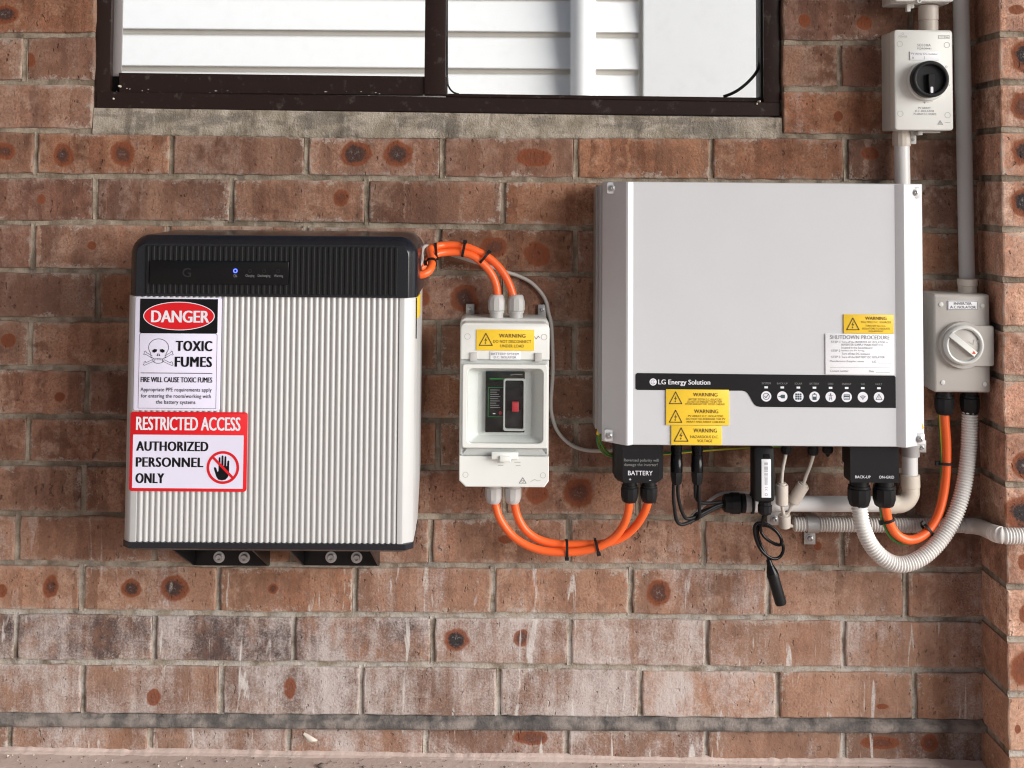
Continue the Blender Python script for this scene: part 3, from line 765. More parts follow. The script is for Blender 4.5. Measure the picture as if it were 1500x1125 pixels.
for z in (.5, 2.1):
    mb = MB(); mb.lathe(Vector((c.x, c.y, z)), (0, 0, 1), [(0, .063), (.0, .065), (.03, .065), (.03, .063)], 32)
    mb.build('bracket', 'board', dp)

# ------------------------------------------------------------------ window
win = thing('window', 'dark brown metal framed sliding window above the cement sill', 'window', ((WX0 + WX1) / 2, .05, zs))
def wp(px, py, y): return P(px, py, -y)
def bar(name, px0, py0, px1, py1, y0, y1, mat, tilt=0.0, b=.0015):
    """bar between two photo pixel corners, its top and bottom following the slightly crooked frame"""
    mb = MB(); a = P(px0, py0, -y0); c = P(px1, py1, -y0)
    mb.box(a.x, c.x, y0, y1, c.z, a.z, b)
    if tilt:
        mb.v = [(v[0], v[1], v[2] - (v[0] - a.x) * tilt) for v in mb.v]
    return mb.build(name, mat, win, label=None)
ymid = .016
bar('jamb', 141, -500, 160, 158.5, .010, .032, 'brown')
bar('track', 155, -500, 174.5, 135, .033, .040, 'track')
bar('jamb_channel', 173.2, -500, 178, 112, .026, .0295, 'alu')
bar('jamb', 1117, -500, 1142.5, 166, .010, .07, 'brown')
mb = MB()
def quad_bar(pts, y0, y1):
    f = [Vector((p.x, y0, p.z)) for p in pts]; bk = [Vector((p.x, y1, p.z)) for p in pts]
    e = .0012; c = sum(f, Vector()) / 4
    fi = [v + Vector((math.copysign(e, c.x - v.x), 0, math.copysign(e, c.z - v.z))) for v in f]
    mb.loft([bk, [v + Vector((0, e, 0)) for v in f], fi])
quad_bar([P(x, y, -.008) for x, y in ((141, 158.5), (1142.5, 170.5), (1142.5, 150), (141, 134))], .008, .07)
mb.build('sill_rail', 'brown', win)
mb = MB(); quad_bar([P(x, y, -.016) for x, y in ((174, 136), (655, 140), (655, 112.3), (174, 106.5))], .016, .05); mb.build('sash_rail', 'brown', win)
mb = MB(); quad_bar([P(x, y, -.024) for x, y in ((653, 142), (1117, 150), (1117, 143), (653, 137))], .024, .06); mb.build('sash_rail', 'brown', win)
bar('mullion', 628, -500, 652.5, 139, .012, .046, 'brown')
bar('sash_stile', 1112.5, -500, 1117.2, 147, .02, .06, 'track')
# gasket loose in the lower right corner, corner of the left gasket
mb = MB(); mb.tube(smooth_path([wp(*q) for q in ((1113, 70, .034), (1113, 90, .034), (1109, 104, .030), (1098, 118, .028), (1084, 130, .028), (1072, 137, .03), (1060, 141.5, .036))]), .0028, 8); mb.build('gasket', 'track', win, label='loose black gasket curling across the corner of the right pane')
mb = MB()
for a, b in (((655.5, -60), (655.5, 118)),): mb.tube(smooth_path([wp(655, -400, .034), wp(655, 60, .034), wp(655.5, 116, .034), wp(658, 128, .034), (wp(664, 135, .034)), wp(672, 138, .036)]), .0016, 8)
mb.build('gasket', 'track', win)
for (a, b, y) in ((176, 630, .030), (652, 1115, .042)):
    mb = MB(); p0 = P(a, 116 if a < 300 else 145, -y); p1 = P(b, -500, -y)
    mb.box(p0.x, p1.x, y, y + .004, p0.z, p1.z); mb.build('pane', 'glass', win, smooth=False)
mb = MB()
rg = random.Random(8)
for k in range(20):
    px = 170 + 500 * rg.random() ** 1.6; py = 134 + 5 * (px - 170) / 480 + rg.gauss(0, 2.2); c = wp(px, py, .0158 if py < 134 + .008 * px else .0078); r = rg.uniform(.0002, .0008)
    c.y = .0072 if py > 135.2 + (px - 141) * .016 else .0152
    mb.add([c + Vector((r * (1.2 + rg.random() * 5 * rg.random()) * math.cos(q), -.0006 * (q == 9), r * math.sin(q))) for q in [0, 1.1, 2.2, 3.3, 4.4, 5.4]], [(0, 1, 2, 3, 4, 5)])
for px, py in ((166, 144.5), (1109, 152), (1113, 148.5), (174, 126)):
    c = wp(px, py, .006); mb.lathe(c, (0, -1, 0), [(-.012, .0024), (0, .0018), (.0014, .0001)], 7)
mb.build('paint_fleck', 'flake', win, smooth=False)
# ------------------------------------------------------------------ home battery on its two brackets
BD = .252
f = Fr(400, 570, BD)
bat = thing('home_battery', 'large silver ribbed battery cabinet with black top and red warning signs', 'battery', (f.X(400), -.13, f.Z(804)))
X = f.X; zt, zb = f.Z(436), f.Z(792)
def rib_profile(x0, x1, pitch_px, y_base, amp, n=8, sharp=1.0):
    out = []; cnt = int(round((x1 - x0) / pitch_px))
    for k in range(cnt * n + 1):
        px = x0 + (x1 - x0) * k / (cnt * n); ph = (k % n) / n
        out.append((X(px), y_base + amp * (1 - abs(math.sin(math.pi * ph)) ** sharp)))
    return out
prof = [(X(183.5), -.16), (X(183.5), -.239), (X(185), -.2425), (X(193.5), -.2515), (X(195.5), -.252), (X(203), -.252)]
prof += rib_profile(204, 583, 8.42, -.2518, .0028, 10, .9)
prof += [(X(584), -.252), (X(590.5), -.252), (X(592), -.2515), (X(605.5), -.2405), (X(607), -.238), (X(607), -.16)]
mb = MB(); mb.loft([[Vector((x, y, z)) for x, y in prof] for z in (zb, zt)], True, True)
mb.build('front_shell', 'silver', bat, angle=50)
mb = MB()   # rear body with its cut-away lower edge
sp = [(-.16, zt), (-.03, zt), (-.03, f.Z(720)), (-.115, zb + .001), (-.16, zb + .001)]
mb.loft([[Vector((x, y, z)) for y, z in sp] for x in (X(183.5) + .0005, X(607) - .0005)])
mb.build('rear_body', 'silver', bat, smooth=False)
# base plate
def cham(x0, x1, yb, yf, c):
    return [(x0, yb), (x0, yf + c), (x0 + c, yf), (x1 - c, yf), (x1, yf + c), (x1, yb)]
mb = MB(); B = cham(X(182.5), X(607.5), -.11, -.2535, .0115); B2 = cham(X(184), X(606), -.112, -.2505, .012); B3 = cham(X(188), X(602), -.115, -.2465, .012)
mb.loft([[Vector((x, y, z)) for x, y in pr] for pr, z in ((B2, zb + .0005), (B, zb - .0005), (B, f.Z(800.5)), (B3, f.Z(804.5)))])
mb.build('base_plate', 'cover', bat, angle=30)
# top cover with rounded shoulders
zc0, zc1 = f.Z(435.5), f.Z(346)
cx0, cx1 = X(183.5), X(609.5)
def shoulder(inset, r): return rr_outline(cx0, cx1, zc0, zc1, r, 8, inset, (.06, 1, 1, .06))
def out_at(i0, itop, y):   # inset sides/top but keep the bottom edge level
    o = []
    for x, z in shoulder(i0, .030): o.append(Vector((x, y, max(zc0, z) if i0 == 0 else (zc0 if z < zc0 + i0 + .0035 else z))))
    return o
mb = MB()
mb.loft([out_at(0, 0, -.05), out_at(0, 0, -.232), out_at(.0012, 0, -.2375), out_at(.0045, 0, -.2425), out_at(.0125, 0, -.2535), out_at(.0140, 0, -.2545), out_at(.0155, 0, -.2545)], True, True)
mb.build('top_cover', 'cover', bat, angle=28)
mb = MB()
zr0, zr1 = f.Z(432), f.Z(361.5); n = 45
for k in range(n + 1):
    px = 213 + (578 - 213) * k / n
    mb.box(X(px) - .0026, X(px) + .0026, -.2572, -.2540, zr0, zr1, .0011, seg=1)
o = mb.build('cover_ribs', 'coverrib', bat, smooth=False); o['kind'] = 'stuff'
mb = MB(); plate(mb, X(217), X(421), f.Z(418), f.Z(383), -.254, -.2588, .003, .0008)
pan = mb.build('display_panel', 'blackgloss', bat)
pr = Print(f, .2589, ['led']); pr.ring(343, 397.5, 3.3, 1.5, 'led'); pr.build('indicator_light', pan)
pr = Print(f, .2589, ['whiteink', 'dimink', 'faintink'])
for x in (364.5, 385, 406): q_ = Print(f, .2589, ['faintink']); q_.ring(x, 397.5, 2.7, .6, 'faintink'); q_.build('indicator_light', pan)
for s_, x0, x1 in (('ON', 340.5, 345.5), ('Charging', 358, 371), ('Discharging', 376, 394.5), ('Warning', 400, 413)): pr.text(s_, x0, 402.6, x1, 407, 'dimink', bold=.005)
q_ = Print(f, .2589, ['faintink']); q_.text('G', 265.5, 394, 278, 407, 'faintink', bold=.01); q_.build('emblem', pan)
pr.build('display_print', pan)
# cable outlet and small stop at the right of the cover
fs = Fr(610, 440, .2)
mb = MB(); mb.box(X(607), X(609.2), -.21, -.14, f.Z(470), f.Z(437.5), .0003); mb.build('yellow_label', 'yellow', bat)
mb = MB(); mb.box(X(607), X(608.6), -.2345, -.2325, f.Z(497), f.Z(437)); mb.build('side_seam', 'cover', bat, smooth=False)
mb = MB(); mb.box(X(601), X(607.8), -.20, -.16, f.Z(436.5), f.Z(428), .001)
mb.build('stop_block', 'black', bat)

def sign_base(name, x0, y0, x1, y1, r, mat, d, label, par=bat, fr=f, th=.0006):
    mb = MB(); plate(mb, fr.X(x0), fr.X(x1), fr.Z(y1), fr.Z(y0), -d + .0018, -d - th, r * fr.s, .0002)
    return mb.build(name, mat, par, label=label)
SD = BD + .0008
sg = sign_base('danger_sign', 196, 437.5, 322.5, 602, 3, 'signwhite', SD, 'white danger toxic fumes sign with black header and skull')
pr = Print(f, SD + .0007, ['ink', 'red', 'whiteink', 'signwhite'])
pr.rrect(203, 439.5, 317.3, 489.5, 2.2, 'ink', 1, (.1, 1, 1, .1))
pr.ell(260.5, 464.5, 52.5, 20.8, 'whiteink', 2, 56); pr.ell(260.5, 464.5, 51.2, 19.8, 'red', 3, 56)
pr.text('DANGER', 220.5, 456.5, 304.5, 474, 'whiteink', 4, .022)
pr.rring(203, 489.5, 317.3, 599, 3.5, .5, 'ink', 1, (1, .1, .1, 1))
pr.text('TOXIC', 257.5, 500.5, 309.5, 515.5, 'ink', 2, .028, 1.12); pr.text('FUMES', 256.5, 523.5, 309.5, 538.5, 'ink', 2, .028, 1.12)
pr.rect(206, 547.2, 311, 548.1, 'greyink' if 'greyink' in pr.mats else 'ink', 2)
pr.text('FIRE WILL CAUSE TOXIC FUMES', 206.5, 553.5, 311, 561, 'ink', 2, .018, 1.0)
pr.text('Appropriate PPE requirements apply', 206.5, 568.8, 310.5, 576, 'ink', 2, .006, 1.05)
pr.text('for entering the room/working with', 207.5, 578.0, 309.5, 585.2, 'ink', 2, .006, 1.05)
pr.text('the battery systems', 229.5, 586.8, 287, 594.0, 'ink', 2, .006, 1.05)
# skull and crossed bones, drawn in line
sx, sy = 229.5, 521
arc = lambda cx, cy, rx, ry, a0, a1, n=16: [(cx + rx * math.cos(R(a0 + (a1 - a0) * k / n)), cy + ry * math.sin(R(a0 + (a1 - a0) * k / n))) for k in range(n + 1)]
pr.line(arc(231.5, 510.5, 14.6, 12.5, 150, 390, 24), .7, 'ink')
pr.line([(218.8, 516.7), (220.5, 520), (220.5, 524.5), (225, 526.8), (225.5, 531)], .7, 'ink')
pr.line([(244.2, 516.7), (242.5, 520), (242.5, 524.5), (238, 526.8), (237.5, 531)], .7, 'ink')
pr.line(arc(231.5, 529, 8.2, 4.6, 0, 180, 12), .7, 'ink')
pr.line([(226, 526.3), (237, 526.3)], .5, 'ink'); pr.line([(225.5, 528.6), (237.5, 528.6)], .5, 'ink')
for k in range(4): pr.line([(227.8 + 2.4 * k, 526.3), (227.8 + 2.4 * k, 528.6)], .35, 'ink')
pr.poly([(222.3, 514.8), (225.5, 512.8), (229.6, 513.4), (228.8, 516.6), (225.5, 518.2), (222.8, 517.2)], 'ink', 2)
pr.poly([(240.7, 514.8), (237.5, 512.8), (233.4, 513.4), (234.2, 516.6), (237.5, 518.2), (240.2, 517.2)], 'ink', 2)
pr.poly([(230.9, 518.4), (230.9, 522.8), (228.9, 522.6)], 'ink', 2); pr.poly([(232.1, 518.4), (232.1, 522.8), (234.1, 522.6)], 'ink', 2)
for sgn in (-1, 1):
    for yy in (0, 1):
        x_in = 231.5 + sgn * (9 if yy == 0 else 8); x_out = 231.5 + sgn * 20
        y_in, y_out = (524.5, 519.3) if yy == 0 else (529.5, 534.5)
        pr.line([(x_in, y_in - 1.5), (x_out - sgn * 2, y_out - 1.6), (x_out - sgn * 1.2, y_out - 3.6), (x_out + sgn * .8, y_out - 2.6), (x_out + sgn * .8, y_out), (x_out + sgn * 2, y_out + 1.2), (x_out + sgn * .2, y_out + 2.2), (x_out - sgn * 1.6, y_out + 1.4), (x_in, y_in + 1.8)], .55, 'ink')
pr.build('danger_print', sg)
sg = sign_base('restricted_sign', 192.5, 604, 363.5, 718.5, 4, 'red', SD + .0002, 'red bordered restricted access sign with crossed out hand')
pr = Print(f, SD + .0009, ['signwhite', 'ink', 'red', 'whiteink'])
pr.rrect(197, 637, 358.5, 714, .8, 'signwhite', 1)
pr.text('RESTRICTED ACCESS', 201.5, 611, 353, 630.5, 'whiteink', 1, .016)
pr.text('AUTHORIZED', 202.5, 646.5, 306.5, 660.5, 'ink', 2, .029, 1.1)
pr.text('PERSONNEL', 202.5, 669.5, 299.5, 683.5, 'ink', 2, .029, 1.1)
pr.text('ONLY', 202.5, 692.5, 243, 707, 'ink', 2, .029, 1.1)
hx, hy = 329, 683.5
hand = [(-6.5, 17.5), (-9.5, 13), (-12.5, 4), (-13.2, .5), (-11.5, -.6), (-9.6, 1.2), (-7.8, 6.5), (-6.4, 5), (-6.4, -13.5), (-5.3, -15.2), (-3.8, -14), (-3.5, -2.5), (-2.4, -2.5), (-2.2, -16.2), (-.9, -17.6), (.6, -16.2), (.8, -2.5), (1.8, -2.5), (2.1, -15.2), (3.4, -16.6), (4.8, -15.2), (5, -2), (6, -2), (6.4, -9.2), (7.8, -10.3), (9.2, -9), (9, 9), (7.4, 14), (4, 17.5), (-1, 18.6)]
pr.poly([(hx + x, hy + y) for x, y in hand], 'ink', 2)
pr.ring(hx, hy, 23.8, 3.9, 'red', 3, 48); pr.line([(hx - 15.6, hy - 15.6), (hx + 15.6, hy + 15.6)], 3.7, 'red', 4)
pr.build('restricted_print', sg)

# wall brackets under the battery
def bracket(pl, pr_, bolts, label):
    d0 = .004
    yt, ybm = 804.5, 828
    t = thing('wall_bracket', label, 'bracket', P((pl + pr_) / 2, 828, d0), 'steel brackets under the battery')
    a, b = P(pl, ybm, d0), P(pr_, ybm, d0); zt_ = f.Z(805)
    z0 = (a.z + b.z) / 2
    mb = MB(); mb.box(a.x, b.x, -d0 - .003, .0, z0, zt_ + .03, .0008); mb.build('back_plate', 'steelblack', t)
    for x, s_ in ((a.x, 1), (b.x, -1)):
        mb = MB(); pf = [(-d0 - .0032, z0 + .0005), (-.212, zt_ - .0005), (-.212, zt_ + .004), (-d0 - .0032, zt_ + .004)]
        mb.loft([[Vector((xx, y, z)) for y, z in pf] for xx in (x, x + s_ * .003)]); mb.build('gusset', 'steelblack', t, smooth=False)
    mb = MB(); mb.box(a.x + .0032, b.x - .0032, -.212, -.0075, zt_ - .0001, zt_ + .0035); mb.build('shelf', 'steelblack', t, smooth=False)
    for bx, by in bolts:
        mb = MB(); c = P(bx, by, d0 + .003)
        mb.lathe(c, (0, -1, 0), [(0, .0098), (.0012, .0098), (.0014, .0062), (.006, .0062), (.0072, .0054), (.0072, .0036), (.0034, .0034), (.0034, .0001)], 18); mb.build('bolt', 'steel', t, angle=30)
bracket(283, 395, ((321, 816), (358, 816.5)), 'black steel bracket under the left half of the battery with two bolts')
bracket(443, 556, ((485, 816), (522.5, 816.5)), 'black steel bracket under the right half of the battery with two bolts')

# ------------------------------------------------------------------ battery isolator enclosure
ED = .098
f = Fr(739, 591, ED); X, Z = f.X, f.Z
iso = thing('battery_isolator', 'tall light grey isolator enclosure with clear window and black breaker inside', 'isolator', (X(739), -.05, Z(712)))
mb = MB(); plate(mb, X(672.5), X(805), Z(711), Z(470.5), 0.002, -.062, .010, .002, corners=(.9, 1, 1, .9)); mb.build('back_box', 'boxgrey', iso)
o0 = [(683, 712), (798, 712), (804.5, 703), (804.5, 667.5), (673.5, 667.5), (673.5, 703)]
def poly_plate(mb, pts, yb, yf, ch, m=0):
    """chamfered plate from a convex outline given in frame pixels (clockwise in the photo)"""
    A = [(X(x), Z(y)) for x, y in pts]; n = len(A); cx = sum(a[0] for a in A) / n; cz = sum(a[1] for a in A) / n
    sh = lambda a: (a[0] + math.copysign(min(ch, abs(cx - a[0])), cx - a[0]), a[1] + math.copysign(min(ch, abs(cz - a[1])), cz - a[1]))
    mb.loft([[Vector((x, yb, z)) for x, z in A], [Vector((x, yf + ch, z)) for x, z in A], [Vector((*sh(a), 0)).xzy + Vector((0, yf, 0)) for a in A]], m=m)
mb = MB(); poly_plate(mb, o0, -.062, -ED, .0012); low = mb.build('lower_cover', 'boxwhite', iso, angle=30)
mb = MB(); plate(mb, X(674), X(804.5), Z(527.5), Z(474.5), -.062, -ED, .009, .0015, corners=(.1, 1, 1, .1)); up = mb.build('upper_cover', 'boxwhite', iso)
mb = MB()
ring_plate(mb, rr_outline(X(674.5), X(804), Z(667), Z(528), .003, 6), rr_outline(X(685), X(795.5), Z(648), Z(540.5), .008, 6), -.0625, -ED + .004, .001)
mb.build('lid_carrier', 'boxgrey', iso)
mb = MB(); ring_plate(mb, rr_outline(X(677.5), X(801.5), Z(655), Z(534), .004, 6), rr_outline(X(684.5), X(795.5), Z(648.5), Z(540), .009, 6), -ED + .0035, -ED - .0045, .0012)
mb.build('lid_frame', 'boxwhite', iso)
# tapering recess walls and floor
mb = MB(); V3 = lambda o, y: [Vector((x, y, z)) for x, z in o]
mb.loft([V3(rr_outline(X(684.8), X(795.3), Z(648.2), Z(540.3), .008, 6), -.094), V3(rr_outline(X(700), X(779), Z(640), Z(548), .004, 6), -.0760), V3(rr_outline(X(704), X(776), Z(637), Z(551), .003, 6), -.0758)], False, True)
mb.build('recess', 'boxwhite', iso)
mb = MB(); plate(mb, X(711), X(769), Z(635.5), Z(547), -.0755, -.084, .0015, .0012); br = mb.build('breaker', 'blackgloss', iso, angle=30)
pr = Print(f, .0841, ['green', 'dimink', 'whiteink', 'redplastic', 'ink'])
pr.rect(717, 556.5, 739, 558, 'green')
pr.rring(714.8, 569.5, 740, 613, 1, .7, 'green')
for k, w_ in enumerate((14, 10, 13, 15, 12, 14, 9, 13, 15)): pr.rect(718, 573 + k * 3.2, 718 + w_, 574 + k * 3.2, 'dimink', 2)
pr.ell(733.3, 607, 2.4, 2.6, 'redplastic', 2, 16); pr.ell(724, 608, 2.2, .8, 'whiteink', 2, 12)
pr.text('COMPACT', 748, 549.5, 766, 552.5, 'whiteink', 2) if False else pr.line([(748, 551.5), (754, 550.5), (765, 550.8)], 1.2, 'dimink', 2)
pr.build('breaker_print', br)
mb = MB(); ring_plate(mb, rr_outline(X(737.5), X(769.5), Z(632), Z(556), .004, 5), rr_outline(X(740), X(767), Z(629), Z(558.5), .003, 5), -.0842, -.0925, .0008); mb.build('handle_guard', 'paleink', br)
mb = MB(); plate(mb, X(741), X(766), Z(628.5), Z(603), -.0842, -.0868, .001, .0006); mb.build('handle', 'black', br)
mb = MB(); plate(mb, X(750), X(760), Z(604), Z(590), -.0842, -.0925, .001, .001); mb.build('toggle', 'redplastic', br)
mb = MB(); plate(mb, X(684.0), X(796), Z(649), Z(539.5), -ED - .0012, -ED - .0028, .008, .0003); mb.build('clear_window', 'clear', iso)
mb = MB(); plate(mb, X(678), X(802), Z(667.3), Z(656), -ED + .004, -ED - .002, .001, .0006); mb.build('clear_flange', 'clear', iso)
mb = MB(); plate(mb, X(678), X(802), Z(533.5), Z(527.8), -ED + .004, -ED - .002, .001, .0006); mb.build('clear_flange', 'clear', iso)
for x in (688, 783):
    mb = MB(); plate(mb, X(x), X(x + 10.5), Z(529.5), Z(517), -ED - .0004, -ED - .003, .001, .0006); mb.build('hinge', 'glandgrey', iso)
mb = MB(); plate(mb, X(720.5), X(759.5), Z(670.5), Z(660), -ED - .0022, -ED - .010, .0015, .0010); plate(mb, X(732.5), X(748.5), Z(673), Z(664.5), -ED - .0100, -ED - .0145, .001, .001)
mb.build('latch', 'boxwhite', iso)
pr = Print(f, ED + .0001, ['paleink', 'dimink'])
for x, y in ((682.8, 694.5), (796, 694.5)): q_ = Print(f, ED + .0001, ['paleink']); q_.ring(x, y, 4.2, .7, 'paleink'); q_.build('screw_plug', low)
pr.line([(766.5, 698), (771.5, 706), (761.5, 706), (766.5, 698)], .9, 'dimink'); pr.ring(766.5, 703.3, 1.8, .5, 'dimink')
for x, y, w_ in ((729, 675.3, 9), (754, 675.3, 9), (730, 680, 8), (756, 680, 7)): pr.rect(x, y, x + w_, y + 1.3, 'paleink')
pr.line([(778, 703.5), (784, 700.5), (788, 702.5), (792, 702)], .8, 'paleink')
pr.build('lower_print', low)
pr = Print(f, ED + .0001, ['paleink', 'dimink'])
for x, y in ((684, 494), (796.5, 494)): q_ = Print(f, ED + .0001, ['paleink']); q_.ring(x, y, 4.5, .7, 'paleink'); q_.build('screw_plug', up)
pr.line([(782, 493), (785, 497), (788, 492.5), (790, 495)], .8, 'dimink')
pr.build('upper_print', up)
def engraved(fr, d, x0, y0, x1, y1, mat, name, par, label, th=.0015):
    mb = MB(); plate(mb, fr.X(x0), fr.X(x1), fr.Z(y1), fr.Z(y0), -d, -d - th, .0006, .0003); return mb.build(name, mat, par, label=label)
pl_ = engraved(f, ED, 697, 483.5, 782, 514, 'yellow', 'warning_plate', iso, 'yellow warning plate about not disconnecting under load')
pr = Print(f, ED + .0016, ['brownink', 'ink']); hazard(pr, 711, 489, 506.5, 9.5, 'brownink')
pr.text('WARNING', 730.5, 489.5, 769, 495, 'brownink', 2, .012, 1.1); pr.text('DO NOT DISCONNECT', 722, 498.5, 777.5, 502.8, 'brownink', 2, .002, 1.05); pr.text('UNDER LOAD', 732.5, 505, 767, 509.3, 'brownink', 2, .002, 1.05)
pr.build('engraving', pl_)
pl_ = engraved(f, ED, 717.5, 515, 761.5, 527, 'platewhite', 'name_plate', iso, 'small white battery system isolator plate')
pr = Print(f, ED + .0016, ['greyink']); pr.text('BATTERY SYSTEM', 719, 517, 760, 520.6, 'greyink', 2, .004); pr.text('D.C. ISOLATOR', 723, 522, 756, 525.4, 'greyink', 2, .004); pr.build('engraving', pl_)
for x0 in (680, 790.5):
    mb = MB(); mb.box(X(x0), X(x0 + 13), -.006, -.0005, Z(474), Z(454.5), .001); tb = mb.build('mounting_tab', 'zinc', iso)
    mb = MB(); screw(mb, f.at(x0 + 6.5, 462.5, .006), .0038); mb.build('screw', 'steel', tb)
for x, y, s_ in ((726.8, 471, 1), (756.3, 471, 1), (724.5, 711, -1), (753, 711, -1)):
    mb = MB(); gland(mb, f.at(x, y, .05), (0, 0, s_), .0142, .040); mb.build('cable_gland', 'glandgrey', iso, angle=30)

# ------------------------------------------------------------------ hybrid inverter
ND = .128
f = Fr(1115, 458, ND); X, Z = f.X, f.Z
inv = thing('inverter', 'wide white inverter cabinet with black indicator strip and yellow warning plates', 'inverter', (X(1115), -.06, Z(651)))
zt, zb = Z(268), Z(651)
cp = [(X(881), -.012), (X(881), -.088), (X(1346), -.088), (X(1346), -.012)]
mb = MB(); mb.loft([[Vector((x, y, z)) for x, y in cp] for z in (zb + .010, zt - .006)]); mb.build('chassis', 'chassis', inv, smooth=False)
cp = [(X(886), -.0885), (X(884.5), -.098), (X(886), -.1005), (X(916.5), -.1335), (X(919), -.1345), (X(921), -.1335), (X(927.5), -.128), (X(1311.5), -.128), (X(1321), -.1335), (X(1323.5), -.1345), (X(1326), -.1335), (X(1357.5), -.110), (X(1358.5), -.107), (X(1357.5), -.0885)]
ch = .0012
mb = MB(); mb.loft([[Vector((x, y + (ch if k in (0, 3) and y < -.09 else 0), z)) for x, y in cp] for k, z in enumerate((zb, zb + ch, zt - ch, zt))], True, True); mb.build('front_cover', 'white', inv, angle=20)
for x, y, lab in ((897, 277.5, 0), (1344.5, 280.5, 0), (894.5, 640, 0), (1348, 640.5, 0)):
    yf = -.1075 - .0008 if x < 1000 else -.1225
    mb = MB(); dd = .116 if x < 1000 else .1215
    plate(mb, X(x) - .0085, X(x) + .0085, Z(y) - .0095, Z(y) + .0095, -.10, -dd + .0012, .003, .0008); tb = mb.build('corner_tab', 'flange', inv)
    mb = MB(); screw(mb, f.at(x, y, dd), .0040); mb.build('screw', 'steel', tb, angle=30)
mb = MB(); mb.box(P(1336, 655, .04).x, P(1357, 655, .04).x, -.040, -.012, P(1350, 663, .04).z, P(1350, 645, .04).z, .001); tb = mb.build('hanger', 'zinc', inv)
mb = MB(); screw(mb, P(1350.5, 655.5, .040), .0032); mb.build('screw', 'steel', tb)
mb = MB(); mb.box(X(877.5), X(884), -.06, -.012, Z(640), Z(276), .001); mb.build('wall_hanger', 'zinc', inv)
# black indicator strip
top = 547.6
st = rr_outline(0, 0, 0, 0, 0)
pts = [(933.5, 547), (1309, 548), (1311, 550), (1311, 594.6), (1113, 594.6)]
cur = [(1108, 593.6), (1104.5, 591), (1101.5, 586.5), (1098, 580), (1095, 575.2), (1091.5, 572.4), (1087, 571.4)]
pts += cur + [(933.5, 571.4), (931.2, 569.3), (931.2, 549.2)]
mb = MB(); A = [(X(x), Z(y)) for x, y in pts]
mb.loft([[Vector((x, -.1275, z)) for x, z in A], [Vector((x, -.1287, z)) for x, z in A]]); strip = mb.build('indicator_strip', 'black', inv, smooth=False)
pr = Print(f, .1288, ['whiteink', 'dimink', 'tealink', 'ledwhite', 'led'])
pr.ell(956.8, 559.7, 5.2, 5.2, 'whiteink', 1, 28); pr.line(arc(956.8, 559.7, 3.2, 3.2, 20, 320, 14), .5, 'dimink', 2); pr.line([(956.8, 557.5), (956.8, 561.5), (959, 561.5)], .5, 'dimink', 2)
pr.text('LG Energy Solution', 964.3, 556, 1040, 565.2, 'whiteink', 2, .014)
names = ['SYSTEM', 'BACK-UP', 'SOLAR', 'BATTERY', 'GRID', 'ENERGY', 'WiFi', 'FAULT']; wd = [13, 15.5, 11, 14, 8, 13.5, 6, 9.5]
main_pr = pr
for k in range(8):
    pr = main_pr; cx = 1121.8 + 23.5 * k; cy = 579.2
    pr.text(names[k], cx - wd[k] / 2, 559, cx + wd[k] / 2, 561.8, 'dimink', 1, .004)
    q_ = Print(f, .1288, ['ledwhite']); q_.rect(cx - 2.6, 564.7, cx + 2.6, 567.6, 'ledwhite'); q_.build('indicator_light', strip)
    pr = Print(f, .1288, ['whiteink', 'tealink']); pr.ell(cx, cy, 7.5, 7.5, 'whiteink', 1, 30)
    T = 'tealink'
    if k == 0: pr.ring(cx, cy, 4.9, .8, T, 2); pr.line([(cx - 2.4, cy - .3), (cx - .4, cy + 2), (cx + 2.9, cy - 2.6)], .9, T, 3)
    if k == 1: pr.poly([(cx - 1, cy - 2.6), (cx + 3.8, cy - 2.6), (cx + 3.8, cy + 2.6), (cx - 1, cy + 2.6), (cx - 3, cy + 1), (cx - 3, cy - 1)], T, 2); pr.rect(cx - 5.6, cy - .5, cx - 2.5, cy + .5, T, 2)
    if k == 2:
        for i in range(3):
            for j in range(3): pr.rrect(cx - 4.6 + 3.2 * i, cy - 4.6 + 3.2 * j, cx - 1.9 + 3.2 * i, cy - 1.9 + 3.2 * j, .6, T, 2)
    if k == 3: pr.rring(cx - 3, cy - 3.8, cx + 3, cy + 4.6, .6, .8, T, 2); pr.rect(cx - 1.2, cy - 5.2, cx + 1.2, cy - 3.8, T, 2); pr.rect(cx - 2.3, cy - .2, cx + 2.3, cy + 4, T, 2)
    if k == 4: pr.line([(cx, cy - 5), (cx - 2, cy + 5)], .7, T, 2); pr.line([(cx, cy - 5), (cx + 2, cy + 5)], .7, T, 2); pr.line([(cx - 2.8, cy - 2.4), (cx + 2.8, cy - 2.4)], .7, T, 2); pr.line([(cx - 1.2, cy + 1), (cx + 1.6, cy + 3.4)], .6, T, 2)
    if k == 5: pr.rring(cx - 4.4, cy - 3.8, cx + 4.4, cy + 4, .8, .8, T, 2); pr.rect(cx - 4, cy - 2.2, cx + 4, cy + .2, T, 2); pr.line([(cx - 2.8, cy + 2), (cx + 2.8, cy + 2)], .6, T, 2)
    if k == 6:
        for r_ in (5.2, 3.5, 1.9): pr.line(arc(cx, cy + 3, r_, r_ * .95, 222, 318, 8), .8, T, 2)
        pr.ell(cx, cy + 2.8, .8, .8, T, 2, 10)
    if k == 7: pr.line([(cx, cy - 4.4), (cx + 4.6, cy + 3.4), (cx - 4.6, cy + 3.4), (cx, cy - 4.4)], .8, T, 2); pr.line([(cx, cy - 1.6), (cx, cy + 1)], .8, T, 2); pr.ell(cx, cy + 2.2, .5, .5, T, 2, 8)
    pr.build('icon', strip)
main_pr.build('strip_print', strip)
